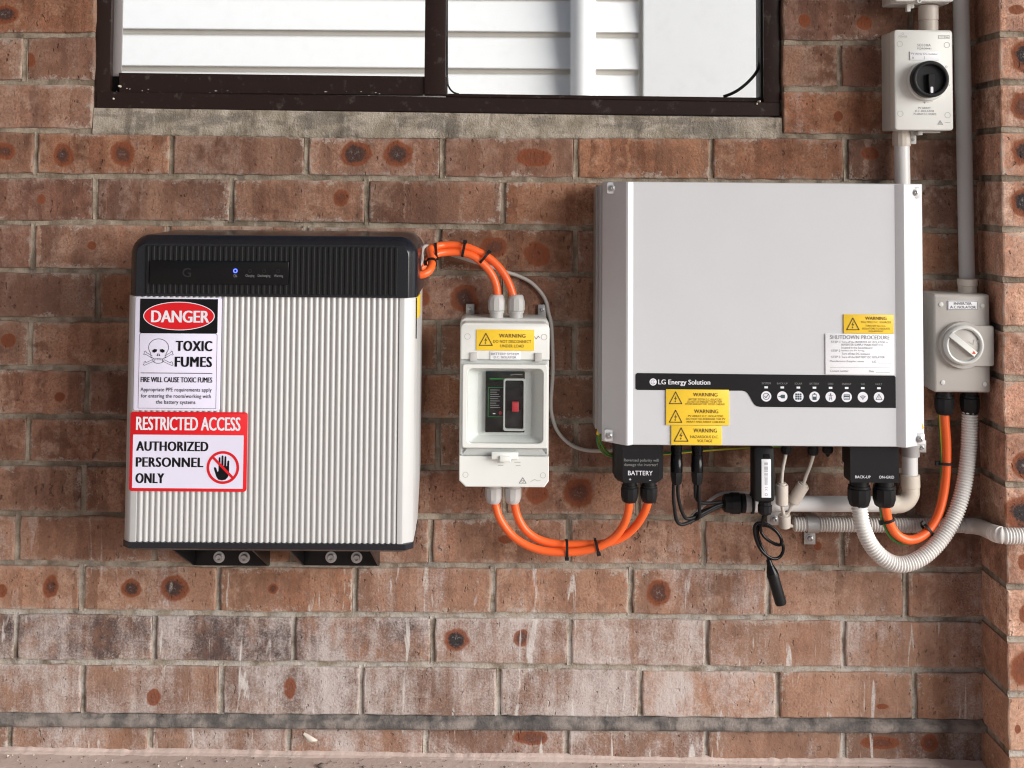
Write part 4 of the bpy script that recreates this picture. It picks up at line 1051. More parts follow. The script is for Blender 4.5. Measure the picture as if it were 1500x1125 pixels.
# warning plates
pl_ = engraved(f, .1288, 975.3, 570, 1067.3, 621.5, 'yellow', 'warning_plate', inv, 'larger yellow plate with two warnings below the black strip')
pr = Print(f, .1288 + .0016, ['brownink']); hazard(pr, 989.5, 573.5, 590.5, 9, 'brownink'); hazard(pr, 989.5, 600, 617.3, 9, 'brownink')
pr.text('WARNING', 1015, 574.5, 1050.5, 579.8, 'brownink', 2, .008, 1.05); pr.text('WARNING', 1016.5, 598.5, 1051.5, 604, 'brownink', 2, .008, 1.05)
for s_, y, a, b in (('BATTERY SYSTEM D.C. ISOLATORS', 582.6, 1008.5, 1056.5), ('DO NOT DE-ENERGISE THE BATTERY', 586, 1007, 1057.5), ('SYSTEM AND BATTERY SYSTEM CABLING', 589.4, 1003.5, 1061), ('PV ARRAY D.C. ISOLATORS', 606.7, 1008, 1059), ('DO NOT DE-ENERGISE THE PV', 610.8, 1005, 1062), ('ARRAY AND ARRAY CABLINGS', 615, 1005, 1061.5)):
    pr.text(s_, a, y, b, y + 2.9, 'brownink', 2, .002)
pr.build('engraving', pl_)
pl_ = engraved(f, .1288, 983, 622, 1056.5, 650, 'yellow', 'warning_plate', inv, 'yellow hazardous voltage plate at the bottom edge of the inverter', .0015)
pr = Print(f, .1288 + .0016, ['brownink']); hazard(pr, 997.5, 625.5, 644.5, 10, 'brownink')
pr.text('WARNING', 1015.5, 626, 1049.5, 631.8, 'brownink', 2, .008, 1.05); pr.text('HAZARDOUS D.C.', 1011, 636, 1052, 640, 'brownink', 2, -.002); pr.text('VOLTAGE', 1021, 641.8, 1043, 645.8, 'brownink', 2, -.002)
pr.build('engraving', pl_)
pl_ = engraved(f, .1282, 1235.2, 459.3, 1308.3, 487, 'yellow', 'warning_plate', inv, 'yellow multiple sources plate above the white shutdown plate')
pr = Print(f, .1282 + .0016, ['brownink']); hazard(pr, 1248.8, 464.5, 481.5, 9, 'brownink')
pr.text('WARNING', 1267, 462.3, 1298, 467, 'brownink', 2, .010, 1.05)
for s_, y, a, b in (('MULTIPLE D.C. SOURCES', 469, 1261, 1304.5), ('TURN OFF ALL D.C.', 474.2, 1267, 1297), ('ISOLATORS TO ISOLATE', 478.3, 1262.5, 1303), ('EQUIPMENT', 482.3, 1272, 1293.5)): pr.text(s_, a, y, b, y + 2.8, 'brownink', 2, -.001)
pr.build('engraving', pl_)
pl_ = engraved(f, .1282, 1208.3, 487.4, 1309, 546.7, 'platewhite', 'shutdown_plate', inv, 'white shutdown procedure plate with black text')
pr = Print(f, .1282 + .0016, ['greyink', 'ink'])
pr.text('SHUTDOWN PROCEDURE', 1215.5, 489.5, 1302.5, 495.3, 'greyink', 2, .003, 1.05)
for s_, x0, x1, y in (('STEP 1', 1217, 1230, 497.8), ('Turn off the INVERTER AC ISOLATOR or', 1232, 1300.5, 497.8), ('INVERTER SUPPLY MAIN SWITCH', 1232, 1292, 501.8), ('located in the Switchboard', 1232, 1277, 506), ('STEP 2', 1217, 1230, 510.5), ('Isolate the PV Array,', 1232, 1266, 510.5), ('Turn off the DC Isolators', 1232, 1273.5, 514.8), ('STEP 3', 1217, 1230, 519.6), ('Turn off the BATTERY DC ISOLATOR', 1232, 1295, 519.6), ('Manufacturer/Supplier name', 1215, 1264.5, 526), ('LG', 1277, 1282.5, 526), ('Contact number', 1215, 1242, 539.8), ('Date', 1272, 1279, 539.8)):
    pr.text(s_, x0, y, x1, y + 3.1, 'greyink', 2, -.001)
pr.line([(1285, 529.5), (1304, 529.5)], .4, 'greyink'); pr.line([(1215, 536.5), (1304, 536.5)], .35, 'greyink'); pr.line([(1282, 543), (1302, 543)], .4, 'greyink')
pr.build('engraving', pl_)
pr = Print(f, .1118, ['yellow', 'ink'])
mb = MB(); a = P(1350.6, 623.5, .1125); k = f.s
mb.loft([[a + Vector((x * k, yy, z * k)) for x, z in ((-3.2, -4.2), (3.0, -4.2), (0, 4.2))] for yy in (.002, -.0005)]); mb.build('small_warning_sticker', 'yellow', inv, smooth=False)

# battery terminal cover under the inverter
c = .122
f2 = Fr(938, 682, c)
def xz(fr, pts): return [(fr.X(x), fr.Z(y)) for x, y in pts]
o1 = xz(f2, [(902, 651.5), (902, 703), (906.5, 707.8), (969, 707.8), (973.5, 703), (973.5, 651.5)])[::-1]
o2 = xz(f2, [(911.5, 651.5), (911.5, 704), (914, 707), (962, 707), (966.5, 704), (966.5, 651.5)])[::-1]
mb = MB(); mb.loft([[Vector((x, -.066, z)) for x, z in o1], [Vector((x, -.104, z)) for x, z in o1], [Vector((x, -c + .0012, z)) for x, z in o2], [Vector((x + (.0008 if x < f2.X(938) else -.0008), -c, z)) for x, z in o2]])
mb.box(f2.X(910), f2.X(966), -.0662, -.04, f2.Z(690), f2.Z(648), .002); tc = mb.build('battery_terminal_cover', 'black', inv, angle=25)
pr = Print(f2, c + .0001, ['whiteink', 'dimink']); pr.text('Reversed polarity will', 914, 672, 964.5, 677.5, 'dimink', 1, .006); pr.text('damage the inverter!', 914.5, 678.5, 963, 684, 'dimink', 1, .006); pr.text('BATTERY', 920, 689.5, 956, 696, 'whiteink', 1, .006)
pr.line([(921.5, 702), (924.5, 702)], .7, 'whiteink'); pr.line([(923, 700.5), (923, 703.5)], .7, 'whiteink'); pr.line([(951, 703), (953.5, 703)], .7, 'whiteink')
pr.build('cover_print', tc)
for x in (922.3, 950.5):
    mb = MB(); gland(mb, P(x, 703, .085), (0, 0, -1), .0143, .037); mb.build('cable_gland', 'black', inv, angle=30)
# mains terminal cover
c = .118; f3 = Fr(1278, 682, c)
o2 = xz(f3, [(1245, 651.5), (1245, 703), (1246, 706.6), (1317.3, 706.6), (1317.3, 651.5)])[::-1]
mb = MB(); mb.loft([[Vector((x, -.081, z)) for x, z in o2], [Vector((x, -c + .002, z)) for x, z in o2], [Vector((x, -c + .001, z)) for x, z in o2], [Vector((x + (.0007 if x < f3.X(1278) else -.0007), -c, z)) for x, z in o2]])
mb.box(f3.X(1250), f3.X(1314), -.0812, -.05, f3.Z(690), f3.Z(648), .002); tc = mb.build('mains_terminal_cover', 'black', inv, angle=25)
pr = Print(f3, c + .0001, ['whiteink']); pr.text('BACK-UP', 1252.5, 696.5, 1275, 700.5, 'whiteink', 1, .006); pr.text('ON-GRID', 1287.5, 696.5, 1309.5, 700.5, 'whiteink', 1, .006); pr.build('cover_print', tc)
for x in (1258.3, 1295):
    mb = MB(); gland(mb, P(x, 702, .082), (0, 0, -1), .0192, .045); mb.build('cable_gland', 'black', inv, angle=30)
for x, L in ((1152, .016), (1191, .018), (1212.5, .015)):
    mb = MB(); fr = Fr(x, 655, .07); gland(mb, fr.at(x, 651, .07), (0, 0, -1), .0092, L); mb.build('cord_gland', 'black', inv, angle=30)
mb = MB(); fr = Fr(1212.5, 660, .07); mb.lathe(fr.at(1212.5, 662, .07), (0, 0, -1), [(0, .005), (.005, .004), (.008, .0015)], 10); mb.build('blind_plug', 'black', inv)
# ------------------------------------------------------------------ cables
def cable(name, pts, r, mat, label, cat, group=None, n=14, **kw):
    mb = MB(); mb.tube(pts, r, n); o = mb.build(name, mat, None, angle=60); return tag(o, label, cat, group)
GO = 'thick orange cables'
cable('power_cable', path((604, 403, .16), (617, 402.5, .16), (627, 398, .155), (632.5, 388, .14), (631, 376, .11), (629, 367, .08), (636, 362, .06), (648, 359.5, .05), (663, 359, .048), (682, 361.5, .048), (700, 368.5, .048), (718, 379, .048), (734, 395, .048), (745, 414, .049), (752, 434, .050), (755.5, 452, .050)), .0066, 'orange', 'upper orange cable arching from the battery to the right top gland of the isolator', 'cable', GO)
cable('power_cable', path((604, 395, .10), (618, 392, .09), (628, 380, .075), (640, 372, .062), (655, 369.5, .055), (672, 369.5, .053), (690, 374, .053), (705, 384, .053), (717, 397, .052), (725, 412, .050), (728.5, 430, .050), (727.5, 452, .050)), .0066, 'orange', 'inner orange cable arching from the battery to the left top gland of the isolator', 'cable', GO)
cable('power_cable', path((724.5, 728, .05), (726.5, 742, .05), (733, 761, .052), (749, 783, .054), (770, 798, .056), (795, 806.5, .058), (825, 809, .060), (850, 807.5, .062), (877, 801, .066), (900, 787, .070), (914, 768, .076), (920, 750, .082), (922.2, 735, .085), (922.3, 726, .085)), .0067, 'orange', 'lower hanging orange cable ending in the left gland of the battery terminal cover', 'cable', GO)
cable('power_cable', path((753, 728, .05), (754.5, 742, .05), (759, 758, .050), (769, 775, .050), (785, 788, .050), (805, 795, .050), (830, 797.5, .050), (857, 797.5, .052), (882, 796.5, .054), (908, 789, .058), (928, 774, .066), (941, 756, .076), (948, 740, .083), (950.3, 726, .085)), .0067, 'orange', 'upper hanging orange cable ending in the right gland of the battery terminal cover', 'cable', GO)
cable('power_cable', path((1294.5, 728, .082), (1297, 742, .082), (1301.5, 762, .08), (1312, 781, .076), (1328, 790.5, .072), (1345, 788, .068), (1361, 776, .062), (1374, 755, .056), (1382, 725, .050), (1386, 690, .047), (1386.5, 650, .045), (1384, 615, .045), (1382.8, 590, .045)), .0076, 'orange', 'orange mains cable looping from the ON-GRID gland to the grey isolator', 'cable', GO)
cable('signal_cable', path((612, 388, .14), (615.5, 388, .14), (618.3, 381, .13), (617.5, 370, .11), (620.5, 362, .085), (628, 361, .060), (640, 366, .030), (700, 385, .014), (740, 398, .012), (760, 404.5, .008), (778, 414, .006), (792, 428, .006), (800, 442, .006), (803.5, 458, .007), (808, 480, .0065), (810, 540, .006), (807, 590, .006), (809.5, 612, .006), (817, 632, .006), (833, 649, .006), (852, 658, .007), (875, 660.5, .010), (905, 659, .014), (925, 657, .02)), .0033, 'cordgrey', 'thin grey signal cable curving around the right side of the isolator enclosure', 'cable')
# the white stretch of it by the battery cover
GE = 'green and yellow earth wires'
def wire(name, pts, r, label, group=GE):
    """earth wire with a stripe that runs along it"""
    mb = MB(); n = 8; L = 0; mb.tube(pts, r, n)
    ln = [0.0]
    for a, b in zip(pts, pts[1:]): ln.append(ln[-1] + (b - a).length)
    uv = []
    for f_ in mb.f:
        for vi in f_:
            k, j = divmod(vi, n); jj = j
            if len(f_) == 4 and j == 0 and any((q % n) == n - 1 for q in f_): jj = n
            uv += [ln[k], jj / n * .5 * 2 + ln[k] * 1.5]
    mb.uv['near'] = uv
    o = mb.build(name, 'earth', None, angle=60); return tag(o, label, 'wire', group)
wire('earth_wire', path((877, 634, .055), (875.5, 645, .056), (879, 656, .058), (886, 664, .058), (895, 668, .056), (910, 668.5, .045), (935, 667, .025), (965, 665.5, .02), (1000, 662.5, .02), (1050, 658.5, .022), (1100, 656, .024), (1145, 653.5, .025), (1165, 650, .03)), .0024, 'long green and yellow earth wire running under the inverter from its left corner')
wire('earth_wire', path((880, 634, .058), (879.5, 645, .060), (885, 657, .062), (893, 664.5, .061), (905, 667, .05), (925, 664, .03), (950, 655, .02), (962, 648, .02)), .0022, 'short green and yellow earth wire curling beside the lug at the inverter corner')
wire('earth_wire', path((1288, 728, .079), (1290, 745, .079), (1295, 768, .076), (1305, 787, .072), (1320, 795.5, .068), (1336, 795, .066), (1352, 784, .058), (1364, 767, .050), (1374, 741, .045), (1378.5, 705, .043), (1379, 660, .043), (1377.5, 620, .043), (1376.5, 590, .043)), .0027, 'green and yellow earth wire strapped along the orange mains cable')
lug = thing('earth_lug', 'yellow sleeved earth lug screwed to the lower left corner of the inverter', 'lug', P(878, 632, .056))
mb = MB(); mb.tube([P(880, 624, .056), P(878.5, 630, .056), P(876.5, 637, .056)], [.0035, .0046, .0040], 12); mb.build('sleeve', 'yellow', lug)
mb = MB(); mb.box(P(876.5, 620, .057).x, P(881, 620, .057).x, -.060, -.052, P(880, 625, .056).z, P(880, 614, .056).z, .0008); screw(mb, P(878.8, 617.5, .060), .0028); mb.build('terminal', 'steel', lug)

# cable ties
def tie(c, axis, a, b, label, flip=1, tail=True, across=None):
    """strap loop round a bundle: c centre, axis along the bundle, a half width in the photo plane, b half depth"""
    ax = Vector(axis).normalized(); v = Vector((0, -1, 0)); u = across or ax.cross(v).normalized(); v = u.cross(ax).normalized()
    if v.y > 0: v = -v
    t = thing('cable_tie', label, 'cable tie', c, 'black cable ties')
    pts = [c + u * (a * (1 + .0) * math.copysign(abs(math.cos(q)) ** .8, math.cos(q))) + v * (b * math.copysign(abs(math.sin(q)) ** .8, math.sin(q))) for q in [2 * math.pi * k / 28 for k in range(28)]]
    h = .0022; mb = MB()
    mb.loft([[p - ax * h for p in pts], [c + (p - c) * (1 + .0012 / max(a, .001)) - ax * h for p in pts], [c + (p - c) * (1 + .0012 / max(a, .001)) + ax * h for p in pts], [p + ax * h for p in pts], [p - ax * h for p in pts]], False, False); mb.build('strap', 'black', t, angle=50)
    e = c + u * flip * (a + .0022) + v * b * .2; mb = MB()
    bm = [e + ax * x * .0034 + u * y * .0026 + v * z * .003 for x in (-1, 1) for y in (-1, 1) for z in (-1, 1)]
    mb.add(bm, [(0, 1, 3, 2), (4, 6, 7, 5), (0, 4, 5, 1), (2, 3, 7, 6), (0, 2, 6, 4), (1, 5, 7, 3)]); mb.build('head', 'black', t, smooth=False)
    return t
def ax(p, q): return P(*q) - P(*p)
tie(P(679, 365.5, .052), ax((670, 364, .05), (690, 368, .05)), .0118, .0100, 'cable tie round both orange cables at the top of their arch', -1)
tie(P(709, 377.5, .0515), ax((700, 370, .05), (718, 385.5, .05)), .0120, .0105, 'slanted cable tie round both orange cables on the falling side of the arch', -1)
tie(P(639, 366.5, .062), ax((634, 367, .06), (646, 366, .06)), .0118, .0110, 'cable tie round the orange cables beside the battery shoulder', 1)
tie(P(632, 385, .133), ax((632.5, 392, .14), (631.5, 378, .12)), .0076, .0085, 'cable tie round the single orange cable at the right side of the battery', -1)
tie(P(830, 803.5, .056), ax((820, 803, .055), (840, 803, .055)), .0140, .0125, 'left cable tie round the two hanging orange cables', 1)
tie(P(874, 799.5, .060), ax((864, 801, .06), (884, 796, .06)), .0112, .0125, 'right cable tie round the two hanging orange cables', 1)
tie(P(1384, 678.5, .0465), ax((1384.5, 668, .046), (1384, 690, .046)), .0118, .0090, 'topmost cable tie on the orange mains cable below the grey isolator', 1)
tie(P(1299.8, 762, .079), ax((1298, 755, .08), (1302, 769, .079)), .0100, .0092, 'cable tie on the orange mains cable below the ON-GRID gland', 1)
tie(P(1358, 776, .061), ax((1350, 783, .065), (1366, 768, .058)), .0116, .0092, 'cable tie on the orange mains cable in front of the corrugated conduit', -1)
tie(P(1101, 738, .032), (1, 0, 0), .0150, .0145, 'cable tie round the left end of the white conduit beside the black gland', -1)

# ------------------------------------------------------------------ conduits
pipe = thing('conduit_pipe', 'white rigid conduit with cream elbow running below the inverter', 'conduit', P(1220, 738, .03), 'rigid conduits')
mb = MB(); mb.tube([P(1095, 737.5, .03), P(1316, 738.5, .03)], .0133, 24); mb.build('straight_pipe', 'pipe_white', pipe)
mb = MB(); mb.tube([P(1332.5, 640, .03), P(1333, 703, .03)], .0132, 24); mb.build('straight_pipe', 'pipe_white', pipe)
e0 = [P(1334, 716, .03), P(1333.5, 724, .03), P(1328, 733, .03), P(1319, 738, .03), P(1309, 738.6, .03)]
mb = MB(); mb.tube(smooth_path([P(1333.7, 710, .03)] + e0 + [P(1299, 738.6, .03)]), .0150, 24); mb.build('elbow', 'pipe_cream', pipe)
for a, b in ((P(1333.2, 694.5, .03), P(1333.7, 714, .03)), (P(1312, 738.6, .03), P(1290, 738.4, .03))):
    mb = MB(); d = (b - a).normalized(); L = (b - a).length; mb.lathe(a, d, [(0, .0140), (.001, .0162), (L - .001, .0162), (L, .0150)], 24); mb.build('elbow_socket', 'pipe_cream', pipe)
mb = MB(); mb.lathe(P(1334, 668, .03), (0, 0, 1), [(0, .0135), (.0, .0150), (.014, .0150), (.017, .0165), (.03, .0165)], 24); mb.build('coupling', 'pipe_grey', pipe)
for a, b, r_, m_ in ((1109, 1104, .0150, 'pipe_white'), (1099, 1091, .0152, 'pipe_grey'), (1091, 1085, .0165, 'black')):
    mb = MB(); A = P(a, 737.5, .03); B = P(b, 737.3, .03); mb.lathe(A, B - A, [(0, r_ * .9), (0, r_), ((B - A).length, r_), ((B - A).length, r_ * .9)], 22); mb.build('ring', m_, pipe)
mb = MB(); A = P(1085, 737.3, .03); mb.lathe(A, (-1, 0, 0), [(0, .0150), (.003, .0185), (.016, .0185), (.020, .0165), (.028, .0155), (.030, .0120), (.030, .006)], 10); mb.build('end_gland', 'black', pipe, angle=25)

def corrugated(mb, pts, r, pitch=.0048, depth=.0022, n=18):
    q = resample(pts, pitch / 5); rad = [r - (depth, depth * .85, depth * .1, 0, depth * .1)[k % 5] for k in range(len(q))]
    mb.tube(q, rad, n)
flex = thing('flexible_conduit', 'grey corrugated conduit running level along the wall and round the brick pier', 'conduit', P(1300, 770, .02), 'corrugated conduits')
mb = MB(); corrugated(mb, path((1162, 768, .018), (1200, 768.3, .018), (1280, 769, .018), (1350, 769.5, .018), (1398, 769.5, .018), (1415, 770, .018)), .0128); mb.build('corrugated_pipe', 'flex', flex, angle=80)
mb = MB(); mb.tube(path((1413, 770, .018), (1425, 770.5, .020), (1436, 772.5, .034), (1444, 775.5, .055), (1452, 779, .084), (1459, 781.5, .108), (1466, 783.3, .119)), .0134, 22); mb.build('smooth_sleeve', 'flex', flex)
mb = MB(); corrugated(mb, path((1455, 780.8, .100), (1461, 783, .113), (1468, 784.5, .120), (1476, 785, .1215), (1500, 785.3, .1215), (1560, 786, .1215), (1700, 787, .1215)), .0136); mb.build('corrugated_pipe', 'flexw', flex, angle=80)
o = thing('flexible_conduit', 'white corrugated conduit looping from the BACK-UP gland up to the grey isolator', 'conduit', P(1330, 820, .06), 'corrugated conduits')
mb = MB(); corrugated(mb, path((1258, 734, .082), (1259.5, 748, .084), (1264, 772, .088), (1275, 797, .090), (1293, 817, .090), (1314, 826.5, .088), (1336, 823.5, .084), (1359, 810, .078), (1381, 786, .070), (1399, 754, .062), (1411, 716, .055), (1418, 670, .050), (1420, 630, .046), (1420.5, 596, .045)), .0137); mb.build('corrugated_pipe', 'flexw', o, angle=80)

# saddles
sad = thing('pipe_saddle', 'galvanised saddle clamping the grey corrugated conduit with its screwed tab below', 'saddle', P(1188, 775, .01), 'conduit saddles')
mb = MB(); c0 = P(1189, 768.3, .018); vs = []
arcp = [(c0.y - .0145 * math.sin(q), c0.z + .0145 * math.cos(q)) for q in [math.pi * k / 12 for k in range(13)]]
arcp = [(-.001, c0.z + .0145)] + arcp + [(-.0035, c0.z - .0146), (-.0035, P(1189, 797, .003).z)]
x0, x1 = P(1181, 768, .018).x, P(1198, 768, .018).x
inn = [(y + .0015 if y < -.02 else y, z) for y, z in arcp]
xo = [x0] * 14 + [P(1178, 780, .004).x] * 2; x9 = [x1] * 14 + [P(1194.5, 780, .004).x] * 2
mb.loft([[Vector((a if s_ == 0 else b, y, z)) for (y, z), a, b in zip(arcp, xo, x9)] for s_ in (0, 1)], False, False, closed=False)
mb.box(P(1178, 780, .004).x, P(1194.5, 780, .004).x, -.0036, -.001, P(1186, 797.5, .003).z, P(1186, 779, .003).z, .0008)
mb.build('strap', 'zinc', sad)
mb = MB(); screw(mb, P(1186.5, 788.5, .0036), .0052); mb.build('screw', 'steel', sad, angle=30)
sad = thing('pipe_saddle', 'galvanised saddle plate with one screw behind the lower ferrite cord', 'saddle', P(1133, 760, .006), 'conduit saddles')
mb = MB(); mb.box(P(1123.5, 758, .006).x, P(1145, 758, .006).x, -.0065, -.002, P(1133, 769.5, .006).z, P(1133, 740, .006).z, .0012); mb.build('strap', 'zinc', sad)
mb = MB(); screw(mb, P(1134.5, 760.5, .0065), .0050); mb.build('screw', 'steel', sad, angle=30)

# right hand vertical conduit and the one above the inverter
c_ = thing('conduit_pipe', 'grey vertical conduit rising from the grey isolator beside the pier', 'conduit', P(1415, 420, .03), 'rigid conduits')
mb = MB(); mb.tube([P(1416.8, 425, .032), P(1412.2, 200, .032), P(1411, 141, .032)], .0132, 24); mb.build('straight_pipe', 'pipe_grey', c_)
mb = MB(); mb.tube([P(1411, 141.3, .032), P(1407.5, 0, .032), P(1396, -420, .032)], .0140, 24); mb.build('straight_pipe', 'pipe_grey', c_)
mb = MB(); A = P(1417.2, 433, .04); mb.lathe(A, (0, 0, 1), [(0, .0150), (.004, .0156), (.016, .0156), (.018, .0168), (.028, .0168), (.029, .0150)], 20); mb.build('coupling', 'ferrite', c_, angle=25)
c_ = thing('conduit_pipe', 'short white conduit between the white switch box and the top of the inverter', 'conduit', P(1321, 250, .03), 'rigid conduits')
mb = MB(); mb.tube([P(1320.8, 208, .03), P(1322.5, 300, .03)], .0133, 24); mb.build('straight_pipe', 'pipe_white', c_)
mb = MB(); mb.lathe(P(1320.7, 214, .03), (0, 0, 1), [(0, .0140), (.0, .0152), (.005, .0160), (.006, .0158), (.022, .0160), (.023, .0150), (.027, .0150)], 14); mb.build('coupling', 'ferrite', c_, angle=25)

# ------------------------------------------------------------------ grey AC isolator by the pier
AD = .078
f = Fr(1410, 503, AD); X, Z = f.X, f.Z
ac = thing('grey_isolator', 'grey rotary isolator box with tilted pale handle beside the brick pier', 'isolator', (X(1410), -.04, Z(575)))
mb = MB(); plate(mb, X(1368.5), X(1450.5), Z(574), Z(432), .001, -.045, .005, .002); mb.build('back_box', 'boxwarm', ac)
mb = MB(); plate(mb, X(1368), X(1451), Z(574.5), Z(431.5), -.0452, -AD, .004, .004); cv = mb.build('cover', 'boxwarm', ac, angle=50)
for x, y in ((1379, 446.5), (1439.5, 448), (1380.5, 560), (1441.5, 562)):
    mb = MB(); mb.lathe(f.at(x, y, AD), (0, -1, 0), [(0, .0042), (.0012, .0036), (.0016, .002)], 14); mb.build('screw_plug', 'boxgrey', ac)
pl_ = engraved(f, AD, 1388.5, 441, 1432.5, 454, 'platewhite', 'name_plate', ac, 'white inverter isolator name plate')
pr = Print(f, AD + .0016, ['ink', 'greyink']); pr.rring(1388.8, 441.2, 1432.2, 453.8, .6, .7, 'greyink', 1); pr.text('INVERTER', 1397.5, 443, 1423.5, 446.8, 'ink', 2, .001); pr.text('A.C.ISOLATOR', 1392, 448.2, 1429.5, 452, 'ink', 2, .001); pr.build('engraving', pl_)
# raised guard with tab
gp = [(1453.5, 478.5), (1453.5, 533), (1451.5, 534.8), (1426, 535)] + arc(1409, 505, 34.5, 34.5, 62, 298, 22) + [(1424, 475), (1430, 476), (1451.5, 476.5)]
cxg, czg = X(1409), Z(505)
A = [(X(x), Z(y)) for x, y in gp][::-1]
sc_ = lambda k: [(cxg + (x - cxg) * k, czg + (z - czg) * k) for x, z in A]
mb = MB(); mb.loft([[Vector((x, -AD + .001, z)) for x, z in A], [Vector((x, -AD - .007, z)) for x, z in A], [Vector((x, -AD - .0088, z)) for x, z in sc_(.975)]]); mb.build('guard', 'boxwarm', ac, angle=40)
kc = f.at(1408, 503.5, AD + .0088)
kf = Fr(1407, 503, AD + .02)
mb = MB(); mb.lathe(f.at(1407.5, 504, AD + .008), (0, -1, 0), [(0, .0335), (.006, .0335), (.009, .0318), (.010, .0295), (.009, .0272), (.0041, .0262)], 44); mb.build('dial_ring', 'boxgrey', ac, angle=40)
mb = MB(); mb.lathe(f.at(1407.5, 504, AD + .008), (0, -1, 0), [(0, .0258), (.0045, .0258), (.005, .0250)], 40); mb.build('dial_face', 'boxwarm', ac, angle=40)
mb = MB(); A_ = P(1391, 489, AD + .014); B_ = P(1428, 519, AD + .014); d_ = (B_ - A_).normalized(); nrm = Vector((0, -1, 0)); sd_ = d_.cross(nrm)
L_ = (B_ - A_).length
def hb(w0, w1, h): return [A_ + d_ * (-w0) + sd_ * -.0048 + nrm * h, A_ + d_ * (L_ + w0) + sd_ * -.0048 + nrm * h, A_ + d_ * (L_ + w0) + sd_ * .0048 + nrm * h, A_ + d_ * (-w0) + sd_ * .0048 + nrm * h]
s2 = lambda pts, k: [sum(pts, Vector()) / 4 + (p - sum(pts, Vector()) / 4) * k for p in pts]
mb.loft([hb(0, 0, -.004), hb(0, 0, .005), [p + nrm * .0015 for p in s2(hb(-.001, 0, .005), .93)]]); hd = mb.build('handle', 'boxwhite', ac, angle=30)
mb = MB(); tcn = A_ + d_ * (L_ - .005) + nrm * .0068
mb.loft([[tcn + nrm * h + Vector((.0034 * math.cos(q), 0, .0034 * math.sin(q))) for q in (R(90), R(210), R(330))] for h in (-.001, .0002)]); mb.build('arrow_mark', 'orangered', hd, smooth=False)
pr = Print(f, AD + .0132, ['paleink', 'whiteink']); pr.line([(1414, 499), (1421, 503), (1423, 496)], .9, 'paleink', 2); pr.line([(1426, 500), (1428, 496), (1429.5, 501)], 1.0, 'whiteink', 2); pr.build('dial_print', ac)
mb = MB(); mb.lathe(P(1379, 434.5, .04), (0, 0, 1), [(0, .013), (.002, .013), (.003, .012)], 20); mb.build('blanking_plug', 'ferrite', ac)
for x in (1383, 1420.5):
    mb = MB(); gland(mb, P(x, 571, .045), (0, 0, -1), .0165, .042); mb.build('cable_gland', 'black', ac, angle=30)

# ------------------------------------------------------------------ white PV isolator, top right
VD = .070
f = Fr(1353, 117, VD); X, Z = f.X, f.Z
pv = thing('white_isolator', 'white rotary isolator box with round black knob above the inverter', 'isolator', (X(1353), -.035, Z(192)))
mb = MB(); plate(mb, X(1310.5), X(1395.5), Z(190.5), Z(44.5), .001, -.048, .003, .001); mb.build('back_box', 'boxgrey', pv)
mb = MB(); plate(mb, X(1310), X(1396), Z(191), Z(43.5), -.0482, -VD, .0055, .002); cv = mb.build('cover', 'boxwhite', pv, angle=50)
pr = Print(f, VD + .0001, ['paleink', 'greyink', 'dimink'])
for x, y in ((1318.5, 64.5), (1387.5, 65.5), (1318.5, 167), (1387.5, 168.5)): pr.ring(x, y, 4.3, .6, 'paleink')
pr.text('POWER', 1317, 52, 1329.5, 55, 'paleink', 1); pr.ring(1323, 49.3, 1.7, .5, 'paleink')
pr.rring(1375, 51, 1391.5, 56.5, .6, .7, 'paleink', 1); pr.text('CE IP66', 1377, 52.3, 1390, 55.3, 'paleink', 2)
pr.text('SE030A', 1344, 64, 1364, 67.8, 'greyink', 1, .0, 1.15); pr.text('PQR00441', 1344, 69.5, 1364.5, 72.8, 'greyink', 1)
for s_, a, b, y in (('PV ARRAY', 1345, 1363, 156.7), ('D.C. ISOLATOR', 1340.5, 1368, 161.2), ('PV ARRAY D.C. SOURCE', 1338, 1371, 165.7)): pr.text(s_, a, y, b, y + 3, 'greyink', 1)
pr.line([(1376.5, 176.5), (1380, 182), (1373, 182), (1376.5, 176.5)], .8, 'greyink'); pr.ring(1376.5, 180, 1.3, .4, 'greyink'); pr.line([(1384, 179.5), (1391, 179)], .8, 'paleink')
pr.ring(1386.5, 97.5, 1.6, .6, 'paleink'); pr.ell(1387.5, 121, 1.6, 1.6, 'paleink', 1, 12); pr.line([(1386, 123.5), (1391, 124.5)], .9, 'greyink'); pr.ell(1354, 150.5, 1.5, 1.2, 'greyink', 1, 10); pr.line([(1357, 150.5), (1366, 148.5)], .6, 'paleink')
pr.build('cover_print', cv)
pl_ = engraved(f, VD, 1332.8, 75.5, 1376, 88, 'platewhite', 'name_plate', pv, 'white array isolator name plate above the knob')
pr = Print(f, VD + .0016, ['greyink']); pr.text('PV Array DC Isolator', 1334.5, 77.3, 1374, 81, 'greyink', 1, .002); pr.text('A', 1336, 83.2, 1338.5, 86.2, 'greyink', 1, .01); pr.line([(1354, 82), (1354, 87)], .4, 'greyink'); pr.build('engraving', pl_)
mb = MB(); mb.lathe(f.at(1357, 119, VD), (0, -1, 0), [(0, .0345), (.006, .0340), (.008, .0325)], 48); mb.build('knob_collar', 'boxwhite', pv, angle=40)
mb = MB(); mb.lathe(f.at(1357, 117.2, VD + .008), (0, -1, 0), [(0, .0312), (.0125, .0315), (.0150, .0300), (.0158, .0275), (.0150, .0252), (.0075, .0235), (.0065, .0001)], 56); kn = mb.build('knob', 'black', pv, angle=40)
mb = MB(); k1 = f.at(1357.5, 119, VD + .014)
hp = [(-.0052, .0105), (.0050, .0105), (.0058, .004), (.0040, -.024), (-.0040, -.024), (-.0058, .004)]
